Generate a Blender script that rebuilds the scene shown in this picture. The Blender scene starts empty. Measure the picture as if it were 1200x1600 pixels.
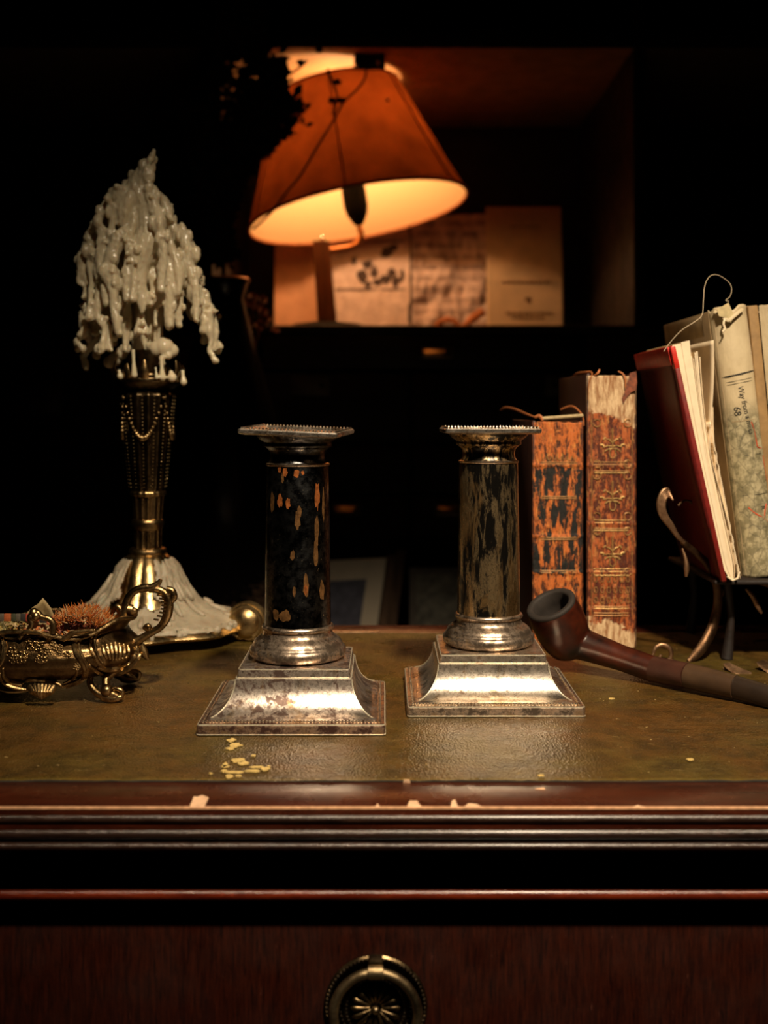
import bpy, bmesh, math, random
from math import sin, cos, pi, radians as R
from mathutils import Vector, Matrix, noise
from mathutils.bvhtree import BVHTree

# ------------------------------------------------------------------ camera, world, lights, exposure
scn = bpy.context.scene
col = scn.collection
F, H0, CX, HY = 1810.0, 0.188, 600.0, 645.0       # focal (px), eye height above the desk top (m), principal column, horizon row
cam_d = bpy.data.cameras.new('camera')
cam_d.sensor_fit = 'VERTICAL'; cam_d.sensor_height = 36.0; cam_d.sensor_width = 27.0
cam_d.lens = F / 1600 * 36.0
cam_d.shift_y = -(800 - HY) / 1600.0
cam_d.clip_start = 0.02
cam_d.dof.use_dof = True; cam_d.dof.focus_distance = 0.735; cam_d.dof.aperture_fstop = cam_d.lens / 5.6
cam = bpy.data.objects.new('camera', cam_d); col.objects.link(cam)
cam.location = (0, 0, H0); cam.rotation_euler = (R(90), 0, 0)
scn.camera = cam

w = bpy.data.worlds.new('world'); scn.world = w; w.use_nodes = True
w.node_tree.nodes['Background'].inputs[0].default_value = (1.0, 0.75, 0.55, 1)
w.node_tree.nodes['Background'].inputs[1].default_value = 0.0012

def lamp(name, kind, loc, energy, color, **kw):
    d = bpy.data.lights.new(name, kind); d.energy = energy; d.color = color
    for k, v in kw.items(): setattr(d, k, v)
    o = bpy.data.objects.new(name, d); col.objects.link(o); o.location = loc
    return o
key = lamp('ceiling_spotlight', 'SPOT', (0.25, -0.24, 1.32), 200.0, (1.0, 0.80, 0.56), shadow_soft_size=0.05,
           spot_size=R(36), spot_blend=1.0)
key.rotation_euler = (Vector((0.095, 0.77, 0.07)) - key.location).to_track_quat('-Z', 'Y').to_euler()

vs = scn.view_settings
scn.display_settings.display_device = 'sRGB'
vs.view_transform = 'Standard'; vs.look = 'None'; vs.gamma = 1.0; vs.use_curve_mapping = False
vs.exposure = 0.0
try:
    scn.cycles.use_denoising = True; scn.cycles.caustics_reflective = True; scn.cycles.blur_glossy = 0.5
    scn.cycles.sample_clamp_indirect = 4.0
except Exception: pass

# ------------------------------------------------------------------ helpers
def P(x, y, Y):                       # a point seen at photo pixel (x, y), standing Y metres away
    return Vector(((x - CX) * Y / F, Y, H0 - (y - HY) * Y / F))
def W(x, Y): return (x - CX) * Y / F
def Zp(y, Y): return H0 - (y - HY) * Y / F

ORG = {}
def root(name, label, cat, loc=(0, 0, 0), group=None, kind=None):
    o = bpy.data.objects.new(name, None); col.objects.link(o); o.location = loc
    o.empty_display_size = 0.02
    o['label'] = label; o['category'] = cat
    if group: o['group'] = group
    if kind: o['kind'] = kind
    ORG[o.name] = Vector(loc)
    return o
def tag(o, label=None, cat=None, group=None, kind=None):
    for k, v in (('label', label), ('category', cat), ('group', group), ('kind', kind)):
        if v: o[k] = v
    return o

class M:
    def __init__(s): s.v = []; s.f = []
    def add(s, vs_, fs):
        b = len(s.v); s.v += [Vector(p) for p in vs_]; s.f += [tuple(i + b for i in f) for f in fs]; return s
    def box(s, x0, x1, y0, y1, z0, z1, bev=0.0, mat=None):
        if bev <= 0:
            v = [Vector(p) for p in ((x0,y0,z0),(x1,y0,z0),(x1,y1,z0),(x0,y1,z0),(x0,y0,z1),(x1,y0,z1),(x1,y1,z1),(x0,y1,z1))]
            f = [(0,3,2,1),(4,5,6,7),(0,1,5,4),(1,2,6,5),(2,3,7,6),(3,0,4,7)]
        else:
            bm = bmesh.new(); bmesh.ops.create_cube(bm, size=1.0)
            for q in bm.verts:
                q.co = Vector(((x0+x1)/2 + q.co.x*(x1-x0), (y0+y1)/2 + q.co.y*(y1-y0), (z0+z1)/2 + q.co.z*(z1-z0)))
            bmesh.ops.bevel(bm, geom=bm.edges[:], offset=bev, segments=2, affect='EDGES', profile=0.5)
            v = [q.co.copy() for q in bm.verts]; f = [tuple(q.index for q in fc.verts) for fc in bm.faces]; bm.free()
        if mat: v = [mat @ p for p in v]
        return s.add(v, f)
    def lathe(s, prof, c=(0, 0, 0), seg=64, axis=None, mod=None, closed=False):
        # prof: list of (r, z); axis: direction of z
        c = Vector(c); rot = Vector(axis).to_track_quat('Z', 'Y').to_matrix() if axis is not None else Matrix.Identity(3)
        v = []; n = len(prof)
        for i, (r, z) in enumerate(prof):
            for k in range(seg):
                a = 2*pi*k/seg; rr = max(r, 1e-6) * (mod(a, i/(n-1), z) if mod else 1)
                v.append(c + rot @ Vector((rr*cos(a), rr*sin(a), z)))
        f = []
        for i in range(n-1 if not closed else n):
            j = (i+1) % n
            for k in range(seg):
                k2 = (k+1) % seg
                f.append((i*seg+k, i*seg+k2, j*seg+k2, j*seg+k))
        if not closed:
            f.append(tuple(reversed(range(seg)))); f.append(tuple((n-1)*seg+k for k in range(seg)))
        return s.add(v, f)
    def tube(s, pts, rad, seg=8, flat=1.0, up=None, caps=True):
        pts = [Vector(p) for p in pts]; n = len(pts)
        if not hasattr(rad, '__len__'): rad = [rad]*n
        v = []; prev = None
        for i, p in enumerate(pts):
            t = (pts[min(i+1, n-1)] - pts[max(i-1, 0)])
            if t.length < 1e-9: t = Vector((0, 0, 1))
            t.normalize()
            if prev is None:
                u = Vector(up) if up else Vector((0, 1, 0))
                if abs(t.dot(u)) > .95: u = Vector((1, 0, 0))
            else: u = prev
            u = (u - t*u.dot(t)); u.normalize(); prev = u; b = t.cross(u)
            for k in range(seg):
                a = 2*pi*k/seg
                v.append(p + (b*cos(a) + u*sin(a)*flat) * rad[i])
        f = []
        for i in range(n-1):
            for k in range(seg):
                k2 = (k+1) % seg
                f.append((i*seg+k, i*seg+k2, (i+1)*seg+k2, (i+1)*seg+k))
        if caps:
            f.append(tuple(reversed(range(seg)))); f.append(tuple((n-1)*seg+k for k in range(seg)))
        return s.add(v, f)
    def ball(s, c, r, seg=8, rings=5, sc=(1, 1, 1), rot=None):
        c = Vector(c); v = [Vector((0, 0, -1))]; f = []
        for i in range(1, rings):
            a = -pi/2 + pi*i/rings
            for k in range(seg): b = 2*pi*k/seg; v.append(Vector((cos(a)*cos(b), cos(a)*sin(b), sin(a))))
        v.append(Vector((0, 0, 1))); L = len(v)-1
        for k in range(seg):
            k2 = (k+1) % seg
            f.append((0, 1+k2, 1+k)); f.append((L, 1+(rings-2)*seg+k, 1+(rings-2)*seg+k2))
            for i in range(rings-2):
                f.append((1+i*seg+k, 1+i*seg+k2, 1+(i+1)*seg+k2, 1+(i+1)*seg+k))
        q = [Vector((p.x*sc[0]*r, p.y*sc[1]*r, p.z*sc[2]*r)) for p in v]
        if rot is not None: q = [rot @ p for p in q]
        return s.add([c + p for p in q], f)
    def sheet(s, fn, nu, nv):          # open grid surface fn(u, v) u, v in 0..1
        v = [fn(i/nu, j/nv) for j in range(nv+1) for i in range(nu+1)]
        f = [(j*(nu+1)+i, j*(nu+1)+i+1, (j+1)*(nu+1)+i+1, (j+1)*(nu+1)+i) for j in range(nv) for i in range(nu)]
        return s.add(v, f)
    def poly(s, pts, d):               # flat outline with thickness along vector d
        n = len(pts); pts = [Vector(p) for p in pts]; d = Vector(d)
        return s.add(pts + [p + d for p in pts], [tuple(range(n)), tuple(reversed(range(n, 2*n)))] +
                     [(i, i+n, (i+1) % n + n, (i+1) % n) for i in range(n)])
    def xf(s, mat): s.v = [mat @ p for p in s.v]; return s
    def build(s, name, mat, parent=None, smooth=40, mods=None):
        me = bpy.data.meshes.new(name)
        org = ORG.get(parent.name, Vector()) if parent else Vector()
        me.from_pydata([tuple(p - org) for p in s.v], [], s.f)
        bm = bmesh.new(); bm.from_mesh(me); bmesh.ops.recalc_face_normals(bm, faces=bm.faces[:]); bm.to_mesh(me); bm.free()
        if smooth:
            me.polygons.foreach_set('use_smooth', [True]*len(me.polygons))
            if smooth < 180: me.set_sharp_from_angle(angle=R(smooth))
        o = bpy.data.objects.new(name, me); col.objects.link(o)
        if isinstance(mat, (list, tuple)):
            for m_ in mat: me.materials.append(m_)
        elif mat: me.materials.append(mat)
        if parent: o.parent = parent
        ORG[o.name] = org
        return o

def smooth_path(pts, n=6):            # Catmull-Rom through points of any dimension
    pts = [tuple(p) for p in pts]; q = [pts[0]] + pts + [pts[-1]]; out = []
    for i in range(1, len(q)-2):
        for k in range(n):
            t = k/n; r = []
            for a, b, c, d in zip(q[i-1], q[i], q[i+1], q[i+2]):
                r.append(.5*((2*b) + (-a+c)*t + (2*a-5*b+4*c-d)*t*t + (-a+3*b-3*c+d)*t**3))
            out.append(tuple(r))
    out.append(pts[-1]); return out

def remesh(o, vox, smooth_it=4):
    m = o.modifiers.new('remesh', 'REMESH'); m.mode = 'VOXEL'; m.voxel_size = vox; m.use_smooth_shade = True
    if smooth_it:
        s = o.modifiers.new('smooth', 'SMOOTH'); s.iterations = smooth_it; s.factor = 0.5
    dg = bpy.context.evaluated_depsgraph_get(); ev = o.evaluated_get(dg)
    me = bpy.data.meshes.new_from_object(ev)
    o.modifiers.clear(); old = o.data; o.data = me
    me.polygons.foreach_set('use_smooth', [True]*len(me.polygons))
    if not me.materials and old.materials: me.materials.append(old.materials[0])
    return o

# ------------------------------------------------------------------ materials
class N:
    def __init__(s, name):
        s.m = bpy.data.materials.new(name); s.m.use_nodes = True; s.t = s.m.node_tree
        s.b = s.t.nodes['Principled BSDF']; s._c = None
    def new(s, typ, **kw):
        n = s.t.nodes.new(typ)
        for k, v in kw.items(): setattr(n, k, v)
        return n
    def link(s, a, b): s.t.links.new(a, b)
    def co(s, scale=(1, 1, 1), rot=(0, 0, 0), loc=(0, 0, 0)):
        tc = s.new('ShaderNodeTexCoord'); mp = s.new('ShaderNodeMapping')
        mp.inputs['Scale'].default_value = scale; mp.inputs['Rotation'].default_value = rot; mp.inputs['Location'].default_value = loc
        s.link(tc.outputs['Object'], mp.inputs['Vector']); return mp.outputs[0]
    def noise(s, scale, detail=4, rough=.55, vec=None, dist=0.0):
        n = s.new('ShaderNodeTexNoise'); n.inputs['Scale'].default_value = scale; n.inputs['Detail'].default_value = detail
        n.inputs['Roughness'].default_value = rough; n.inputs['Distortion'].default_value = dist
        s.link(vec if vec is not None else s.co(), n.inputs['Vector']); return n.outputs['Fac']
    def voro(s, scale, vec=None, feature='F1'):
        n = s.new('ShaderNodeTexVoronoi', feature=feature); n.inputs['Scale'].default_value = scale
        s.link(vec if vec is not None else s.co(), n.inputs['Vector']); return n.outputs['Distance']
    def ramp(s, fac, stops, mode='LINEAR'):
        r = s.new('ShaderNodeValToRGB'); r.color_ramp.interpolation = mode; e = r.color_ramp.elements
        while len(e) > 1: e.remove(e[-1])
        for i, (p, c) in enumerate(stops):
            if not hasattr(c, '__len__'): c = (c, c, c)
            el = e[0] if i == 0 else e.new(p)
            el.position = p; el.color = (*c[:3], 1)
        s.link(fac, r.inputs[0]); return r.outputs[0]
    def mix(s, fac, a, b, mode='MIX'):
        n = s.new('ShaderNodeMix', data_type='RGBA', blend_type=mode)
        for i, x in ((0, fac), (6, a), (7, b)):
            if isinstance(x, (int, float)): n.inputs[i].default_value = x if i == 0 else (x, x, x, 1)
            elif hasattr(x, '__len__') and not hasattr(x, 'links'): n.inputs[i].default_value = (*x[:3], 1)
            else: s.link(x, n.inputs[i])
        return n.outputs[2]
    def math(s, op, a, b=0.0, clamp=False):
        n = s.new('ShaderNodeMath', operation=op, use_clamp=clamp)
        for i, x in ((0, a), (1, b)):
            if isinstance(x, (int, float)): n.inputs[i].default_value = x
            else: s.link(x, n.inputs[i])
        return n.outputs[0]
    def xyz(s):
        tc = s.new('ShaderNodeTexCoord'); n = s.new('ShaderNodeSeparateXYZ'); s.link(tc.outputs['Object'], n.inputs[0]); return n.outputs
    def set(s, **kw):
        names = dict(color='Base Color', rough='Roughness', metal='Metallic', spec='Specular IOR Level', coat='Coat Weight',
                     coat_rough='Coat Roughness', sss='Subsurface Weight', sss_scale='Subsurface Scale', alpha='Alpha', sheen='Sheen Weight',
                     emit='Emission Color', emit_s='Emission Strength', trans='Transmission Weight', ior='IOR', aniso='Anisotropic')
        for k, x in kw.items():
            i = s.b.inputs[names[k]]
            if isinstance(x, (int, float)): i.default_value = x
            elif hasattr(x, '__len__') and not hasattr(x, 'links'): i.default_value = (*x[:3], 1)
            else: s.link(x, i)
        return s
    def bump(s, h, strength=.3, dist=.001):
        b = s.new('ShaderNodeBump'); b.inputs['Strength'].default_value = strength; b.inputs['Distance'].default_value = dist
        s.link(h, b.inputs['Height'])
        old = s.b.inputs['Normal'].links
        if old: s.link(old[0].from_socket, b.inputs['Normal'])
        s.link(b.outputs[0], s.b.inputs['Normal']); return s

def plain(name, c, rough=.6, metal=0.0, var=.25, sc=60, bump=0.2, **kw):
    n = N(name); f = n.noise(sc, 5)
    n.set(color=n.mix(n.ramp(f, [(.3, 0), (.7, 1)]), tuple(x*(1-var) for x in c), tuple(min(1, x*(1+var)) for x in c)), rough=rough, metal=metal, **kw)
    if bump: n.bump(n.noise(sc*6, 4), bump, .0004)
    return n.m

def wood(name, dark, light, rough=.32, sc=1.0, axis='x', coat=.3, scratch=True):
    n = N(name)
    s_ = {'x': (6, 60, 60), 'z': (60, 60, 6), 'y': (60, 6, 60)}[axis]
    g = n.noise(1.2*sc, 8, .65, n.co(tuple(a*sc for a in s_)), .6)
    g2 = n.noise(9*sc, 5, .6, n.co(tuple(a*sc*1.3 for a in s_)))
    c = n.mix(n.ramp(g, [(.32, 0), (.68, 1)]), dark, light)
    c = n.mix(n.ramp(g2, [(.5, 0), (.72, .6)]), c, tuple(x*.45 for x in dark))
    if scratch:
        sr = n.noise(3.0, 6, .7, n.co((30, 30, 140) if axis == 'x' else (160, 160, 26)))
        c = n.mix(n.ramp(sr, [(.66, 0), (.78, .75)]), c, tuple(min(1, x*2.6+.02) for x in light))
    n.set(color=c, rough=n.ramp(n.noise(35, 4), [(.3, rough*.75), (.7, rough*1.35)]), coat=coat, coat_rough=.2)
    n.bump(g, .25, .0006); n.bump(n.noise(26, 7, .75, n.co((1, 1, 1) if axis != 'x' else (12, 1.5, 12))), .35, .0010)
    return n.m

def silver(name, bright, dark, amount, rough=(.22, .42), sc=150, stretch=(1, 1, 1), warm=(.42, .27, .13), metal=(.75, 1.0)):
    n = N(name)
    v = n.co(stretch)
    f = n.noise(sc, 9, .72, v, .5); f2 = n.noise(sc*.22, 5, .6, v)
    fm = n.math('ADD', n.math('MULTIPLY', f, .60), n.math('MULTIPLY', f2, .40))
    t = n.ramp(fm, [(amount-.045, 0), (amount+.035, 1)])
    c = n.mix(t, dark, bright)
    sp = n.noise(sc*5, 5, .75)
    c = n.mix(n.ramp(sp, [(.54, 0), (.62, .8)]), c, dark)
    c = n.mix(n.ramp(n.noise(sc*.5, 6, .65, v, 1.0), [(.54, 0), (.64, .6)]), c, warm)
    n.set(color=c, metal=n.ramp(t, [(0, metal[0]), (1, metal[1])]), rough=n.ramp(fm, [(.35, rough[1]), (.65, rough[0])]))
    n.bump(n.noise(sc*2, 7, .75), .35, .0004); n.bump(n.noise(18, 3), .25, .0012)
    return n.m

m_silver_base = silver('tarnished_silver', (.95, .84, .74), (.13, .085, .07), .500, (.26, .46))
m_silver_base2 = silver('polished_silver', (.98, .88, .76), (.24, .17, .12), .445, (.24, .38))
m_silver_mid = silver('worn_silver', (.80, .64, .50), (.13, .10, .075), .49, (.24, .42))
m_col_gold = silver('tarnish_and_reflection_silver', (.86, .62, .33), (.018, .016, .014), .515, (.34, .20), 190, (1, 1, .22), (.50, .30, .12), (.8, 1.0))  # tarnish streaks, with reflections of the dark room painted into them
m_pl1 = silver('dark_mottled_plinth_silver', (.62, .44, .33), (.09, .045, .035), .50, (.28, .46))
m_brightedge = plain('bright_rubbed_silver_edge', (.98, .84, .64), .34, .75, sc=500, var=.25)
m_bead = silver('silver_beading', (.98, .88, .74), (.3, .24, .18), .38, (.2, .3))

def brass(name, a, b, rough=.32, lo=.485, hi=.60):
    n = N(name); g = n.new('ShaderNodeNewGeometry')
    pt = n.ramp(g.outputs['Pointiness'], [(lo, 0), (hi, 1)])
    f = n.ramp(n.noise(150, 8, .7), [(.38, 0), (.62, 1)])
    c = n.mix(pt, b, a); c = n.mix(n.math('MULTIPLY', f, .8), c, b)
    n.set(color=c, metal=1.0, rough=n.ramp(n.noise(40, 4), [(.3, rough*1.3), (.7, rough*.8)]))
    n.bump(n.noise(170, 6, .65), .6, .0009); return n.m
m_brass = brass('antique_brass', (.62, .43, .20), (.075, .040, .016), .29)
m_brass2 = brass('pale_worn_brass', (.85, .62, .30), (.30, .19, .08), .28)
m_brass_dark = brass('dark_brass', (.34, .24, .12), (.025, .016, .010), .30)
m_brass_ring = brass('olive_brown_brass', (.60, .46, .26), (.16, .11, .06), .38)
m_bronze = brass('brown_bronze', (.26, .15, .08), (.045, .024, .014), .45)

m_mahog = wood('dark_mahogany', (.022, .0045, .0022), (.080, .016, .0060), .26, sc=1.6, coat=.15)
m_mahog_v = wood('mahogany_drawer_veneer', (.006, .0012, .0007), (.034, .0060, .0022), .50, axis='z', sc=3, coat=0)
m_mahog_v.node_tree.nodes['Principled BSDF'].inputs['Specular IOR Level'].default_value = .18
m_mould = wood('worn_moulding_wood', (.009, .0045, .0035), (.045, .022, .015), .20, sc=2.5)
m_redbead = wood('red_mahogany_bead', (.060, .007, .003), (.19, .026, .007), .17, sc=2)
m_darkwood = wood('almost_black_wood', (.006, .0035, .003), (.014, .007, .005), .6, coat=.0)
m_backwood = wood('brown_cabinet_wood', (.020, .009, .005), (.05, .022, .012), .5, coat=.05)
m_bare = plain('bare_chipped_wood', (.85, .52, .32), .55, sc=200)
m_edge = plain('rubbed_pale_edge', (.60, .33, .18), .5, sc=300)

def leather():
    n = N('olive_brown_desk_leather')
    big = n.noise(8, 6, .65); mid = n.noise(60, 7, .7)
    c = n.mix(n.ramp(big, [(.42, 0), (.58, 1)]), (.088, .058, .011), (.096, .044, .009))
    c = n.mix(n.ramp(mid, [(.42, 0), (.66, .85)]), c, (.030, .019, .005))
    st = n.noise(7, 9, .78, n.co((9, 40, 1)))
    c = n.mix(n.ramp(st, [(.60, 0), (.70, .7)]), c, (.34, .24, .09))
    c = n.mix(n.ramp(n.noise(7, 8, .75, n.co((7, 30, 1), loc=(4, 2, 0))), [(.60, 0), (.68, .7)]), c, (.030, .018, .006))
    fl = n.noise(240, 3, .7); c = n.mix(n.ramp(fl, [(.71, 0), (.74, .9)]), c, (.80, .58, .24))
    xyz = n.xyz(); yy = n.math('ADD', xyz[1], n.math('MULTIPLY', n.noise(120, 4), .006))
    rel = n.math('MULTIPLY', n.math('ADD', yy, .79-.5930), 60.0, True)
    c = n.mix(n.ramp(rel, [(0, 0.9), (.10, .8), (.16, .0)]), c, (.022, .018, .006))
    c = n.mix(n.ramp(rel, [(.16, 0), (.20, .5), (.50, .0)]), c, (.20, .14, .02))
    n.set(color=c, rough=n.ramp(n.noise(40, 6, .65), [(.3, .22), (.7, .42)]), spec=.65)
    n.bump(n.voro(820, n.co((1, .55, 1))), .8, .0007)
    n.bump(n.noise(700, 4, .6), .4, .0005)
    n.bump(n.noise(20, 6, .62, n.co((.6, 3.0, 1)), .8), .5, .0034)
    return n.m
m_leather = leather()

def wax(name, c, rough=.33):
    n = N(name); f = n.noise(45, 4)
    n.set(color=n.mix(n.ramp(f, [(.3, 0), (.7, 1)]), tuple(x*.82 for x in c), c), rough=rough, sss=.55, sss_scale=.006, coat=.15, coat_rough=.12)
    n.b.inputs['Subsurface Radius'].default_value = (1.0, .6, .35)
    n.bump(n.noise(160, 4), .25, .0007); return n.m
m_wax = wax('ivory_candle_wax', (.72, .62, .43), .30)
def wax_base():
    n = N('hardened_wax_on_brass'); f = n.noise(70, 6, .65); g = n.noise(22, 4)
    c = n.mix(n.ramp(f, [(.3, 0), (.7, 1)]), (.24, .20, .14), (.42, .36, .26))
    c = n.mix(n.ramp(n.noise(40, 6, .7), [(.62, 0), (.68, .75)]), c, (.20, .12, .05))
    n.set(color=c, rough=.45, sss=.3, sss_scale=.003); n.bump(f, .9, .0030); n.bump(n.noise(260, 5, .7), .5, .0010); return n.m
m_waxbase = wax_base()

# ------------------------------------------------------------------ the room
def struct(name, m, mat, **k):
    o = m.build(name, mat, **k); o['kind'] = 'structure'; return o
m_wall = plain('dark_plaster', (.030, .018, .012), .85, sc=8)
m_floor = wood('dark_floorboards', (.03, .015, .008), (.07, .035, .02), .4, axis='y')
fl = struct('floor', M().box(-1.6, 1.6, -1.2, 2.72, -.80, -.775), m_darkwood)
for i in range(20):
    b = M().box(-1.6+i*.16+.001, -1.6+(i+1)*.16-.001, -1.2, 2.7, -.775, -.76, .0015).build('floorboard', m_floor, fl)
struct('wall_back', M().box(-1.6, 1.6, 2.70, 2.8, -.76, 1.7), m_wall)
struct('wall_left', M().box(-1.7, -1.6, -1.2, 2.8, -.76, 1.7), m_wall)
struct('wall_right', M().box(1.6, 1.7, -1.2, 2.8, -.76, 1.7), m_wall)
struct('wall_front', M().box(-1.7, 1.7, -1.3, -1.2, -.8, 1.7), m_wall)
struct('ceiling', M().box(-1.7, 1.7, -1.3, 2.8, 1.7, 1.8), m_wall)

# ------------------------------------------------------------------ the desk
desk = root('writing_desk', 'dark mahogany writing desk with a worn olive leather top across the foreground', 'desk', (0, .79, -.76))
YF, YB, LF, LB, XW = .5515, 1.026, .5900, .992, .62
top = M()
def ring_prism(m, prof, x0, x1):       # sweep (y, z) profile along x
    n = len(prof); v = [(x0, y, z) for y, z in prof] + [(x1, y, z) for y, z in prof]
    m.add(v, [tuple(range(n)), tuple(reversed(range(n, 2*n)))] + [(i, (i+1) % n, (i+1) % n + n, i+n) for i in range(n)])
    return m
top.box(-XW, XW, YF, LF, -.012, 0, .0006); top.box(-XW, XW, LB, YB, -.012, 0, .0008)
top.box(-XW, -XW+.05, LF, LB, -.012, 0, .0006); top.box(XW-.05, XW, LF, LB, -.012, 0, .0006)
top.build('desktop_frame', m_mahog, desk)
# leather panel: a fine mesh, very slightly wavy, lying just in the frame
def lf(u, v):
    x = -XW+.05 + u*(2*XW-.10); y = LF + .0004 + v*(LB-LF-.0008)
    ed = min(v, 1-v)*60; h = -.0002 + .00045*noise.noise(Vector((x*14, y*20, 0)))*min(1, ed)
    return Vector((x, y, min(h, .0004)))
lm = M().sheet(lf, 220, 80); lm.build('leather_panel', m_leather, desk, smooth=180)
M().box(-XW+.045, XW-.045, LF-.004, LB+.004, -.011, -.0012).build('leather_backing', m_darkwood, desk)
# ragged dark lip where the leather meets the wood
rg = M(); random.seed(5); x = -XW+.05
prev = None; pts = []
while x < XW-.05:
    pts.append((x, LF + random.uniform(-.0008, .0008), .0002)); x += random.uniform(.003, .009)
rg.tube(pts, [random.uniform(.0004, .0009) for _ in pts], 5, .5)
rg.build('leather_edge', plain('dark_leather_edge', (.020, .014, .008), .85), desk)
# moulding below the top: stacked rounded courses, stepping back
def course(zc, h, yfront, bulge, name, mat):
    pr = []; nseg = 10
    for i in range(nseg+1):
        a = -pi/2 + pi*i/nseg
        pr.append((yfront + bulge - bulge*cos(a), zc + h/2*sin(a)))
    pr += [(yfront+.03, zc+h/2), (yfront+.03, zc-h/2)]
    return ring_prism(M(), pr, -XW, XW).build(name, mat, desk, smooth=50)
def zz(y): return -(y-1262)/F*YF
course((zz(1263)+zz(1271))/2, zz(1263)-zz(1271), YF+.0006, .0016, 'moulding', m_mould)
course((zz(1271)+zz(1290))/2, zz(1271)-zz(1290), YF-.0012, .0040, 'moulding', m_mould)
course((zz(1294)+zz(1314))/2, zz(1294)-zz(1314), YF-.0014, .0040, 'moulding', m_mould)
course((zz(1316)+zz(1330))/2, zz(1316)-zz(1330), YF-.0012, .0030, 'moulding', m_mould)
M().box(-XW+.001, XW-.001, YF+.006, YB-.01, zz(1330)+.0005, -.0115).build('moulding_core', m_darkwood, desk)
M().box(-XW, XW, YF-.0004, YF+.002, -.0009, .00015, .0003).build('worn_edge', m_edge, desk)
YD = YF + .024                          # plane of the frieze and the drawer front
def zd(y, Y=YD): return H0 - (y-HY)*Y/F
M().box(-XW+.02, XW-.02, YD+.004, YB-.02, -.62, zz(1330)+.001).build('carcass', m_darkwood, desk)
M().box(-XW+.02, XW-.02, YD, YD+.006, zd(1386), zz(1330)+.0005).build('frieze', m_darkwood, desk)
BF = YD - .0108
zc = zd(1401, BF)
pr = [(BF + .0035 - .0035*cos(-pi/2+pi*i/10), zc + .0031*sin(-pi/2+pi*i/10)) for i in range(11)] + [(YD+.006, zc+.0031), (YD+.006, zc-.0031)]
ring_prism(M(), pr, -XW+.02, XW-.02).build('cock_bead', m_redbead, desk, smooth=50)
drw = M().box(-XW+.05, XW-.05, YD+.0005, YD+.02, -.215, zd(1416), .001).build('drawer', m_mahog_v, desk)
for sx in (-1, 1):
    for yy in (YD+.03, YB-.07):
        M().box(sx*(XW-.06)-.03, sx*(XW-.06)+.03, yy, yy+.05, -.76, -.6, .003).build('leg', m_darkwood, desk)
# chips: bare wood showing through the varnish, gilding left on the leather
def blob(m, cx, cy, rx, ry, z, n=12, seed=0, th=.00025):
    random.seed(seed); m.poly([(cx + rx*cos(2*pi*i/n)*random.uniform(.6, 1.2), cy + ry*sin(2*pi*i/n)*random.uniform(.55, 1.2), z) for i in range(n)], (0, 0, -th))
def gp(x, y, z=0.0):
    Y = (H0-z)*F/(y-HY); return W(x, Y), Y
for pts in ([(296,1262),(303,1245),(308,1246),(316,1243),(326,1247),(319,1262)], [(630,1222),(631,1219),(640,1219),(641,1223)],
            [(636,1261),(640,1252),(652,1252),(655,1257),(660,1262)], [(704,1262),(706,1252),(711,1250),(716,1262)], [(586,1262),(590,1256),(594,1262)],
            [(725,1262),(732,1256),(744,1257),(755,1262)], [(836,1233),(850,1231),(852,1234)], [(988,1262),(996,1259),(1010,1262)]):
    M().poly([(*gp(*p), .0003) for p in pts], (0, 0, -.0004)).build('varnish_chip', m_bare, desk, smooth=0)
m_gilt = plain('worn_gilding', (.62, .44, .15), .5, sc=400)
sd = 0
for cx, cy, rx, ry in ((362,1158,8,3),(368,1166,10,4),(360,1171,7,2),(352,1197,5,4),(372,1190,11,3.5),(380,1194,9,3),(350,1206,6,2),
                       (366,1208,20,1.8),(394,1206,14,2),(402,1200,11,1.6),(414,1203,9,2.6),(358,1215,7,3),(396,1182,4,1.6),(352,1199,8,1.5),
                       (329,1210,3,1),(420,1199,3,1),(1078,1188,6,1.5),(846,1213,6,1.6),(372,1214,6,1.2),(955,1093,5,1)):
    sd += 1; X, Y = gp(cx, cy); X2, _ = gp(cx+rx, cy); _, Y2 = gp(cx, cy+ry)
    gl = M(); blob(gl, X, Y, abs(X2-X), abs(Y2-Y), .0008, 11, sd, .0006); gl.build('gilt_flake', m_gilt, desk, smooth=0)

# drawer pull: round beaded back plate, ring, rosette
CXh, CZh, Yh = W(587, YD), zd(1572), YD
pull = root('ring_pull', 'round dark brass ring pull with rosette, on the drawer front', 'handle', (CXh, YD, CZh))
q = Vector((CXh, YD, CZh)); ax = (0, -1, 0); px = YD/F
M().lathe([(81*px, 0), (81*px, .0010), (78*px, .0018), (74*px, .0014), (70*px, .0006), (52*px, .0004), (50*px, .0022), (46*px, .0026), (43*px, .0010), (8*px, .0014), (4*px, .0014)], q, 72, ax).build('back_plate', m_brass_dark, pull)
bd = M()
for k in range(72):
    a = 2*pi*k/72; bd.ball(q + Vector((76.5*px*cos(a), -.0018, 76.5*px*sin(a))), 1.9*px, 6, 4)
for k in range(52):
    a = 2*pi*k/52; bd.ball(q + Vector((55*px*cos(a), -.0014, 55*px*sin(a))), 1.7*px, 6, 4)
for k in range(48):
    a = 2*pi*k/48; bd.ball(q + Vector((45.5*px*cos(a), -.0028, 45.5*px*sin(a))), 1.5*px, 6, 4)
tag(bd.build('beading', brass('bead_brass', (.55, .48, .38), (.2, .14, .08)), pull), kind='stuff')
ringp = [q + Vector((65*px*sin(2*pi*k/64), -.0072, -2*px + 65*px*cos(2*pi*k/64))) for k in range(65)]
M().tube(ringp, [7.5*px]*65, 12).build('ring', m_brass_ring, pull)
M().lathe([(8.5*px, -12*px), (10.5*px, -11*px), (11*px, -5*px), (11*px, 5*px), (10.5*px, 11*px), (8.5*px, 12*px)], q+Vector((0, -.0072, 64*px)), 24, (1, 0, 0)).build('hinge_knuckle', m_brass_ring, pull)
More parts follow.
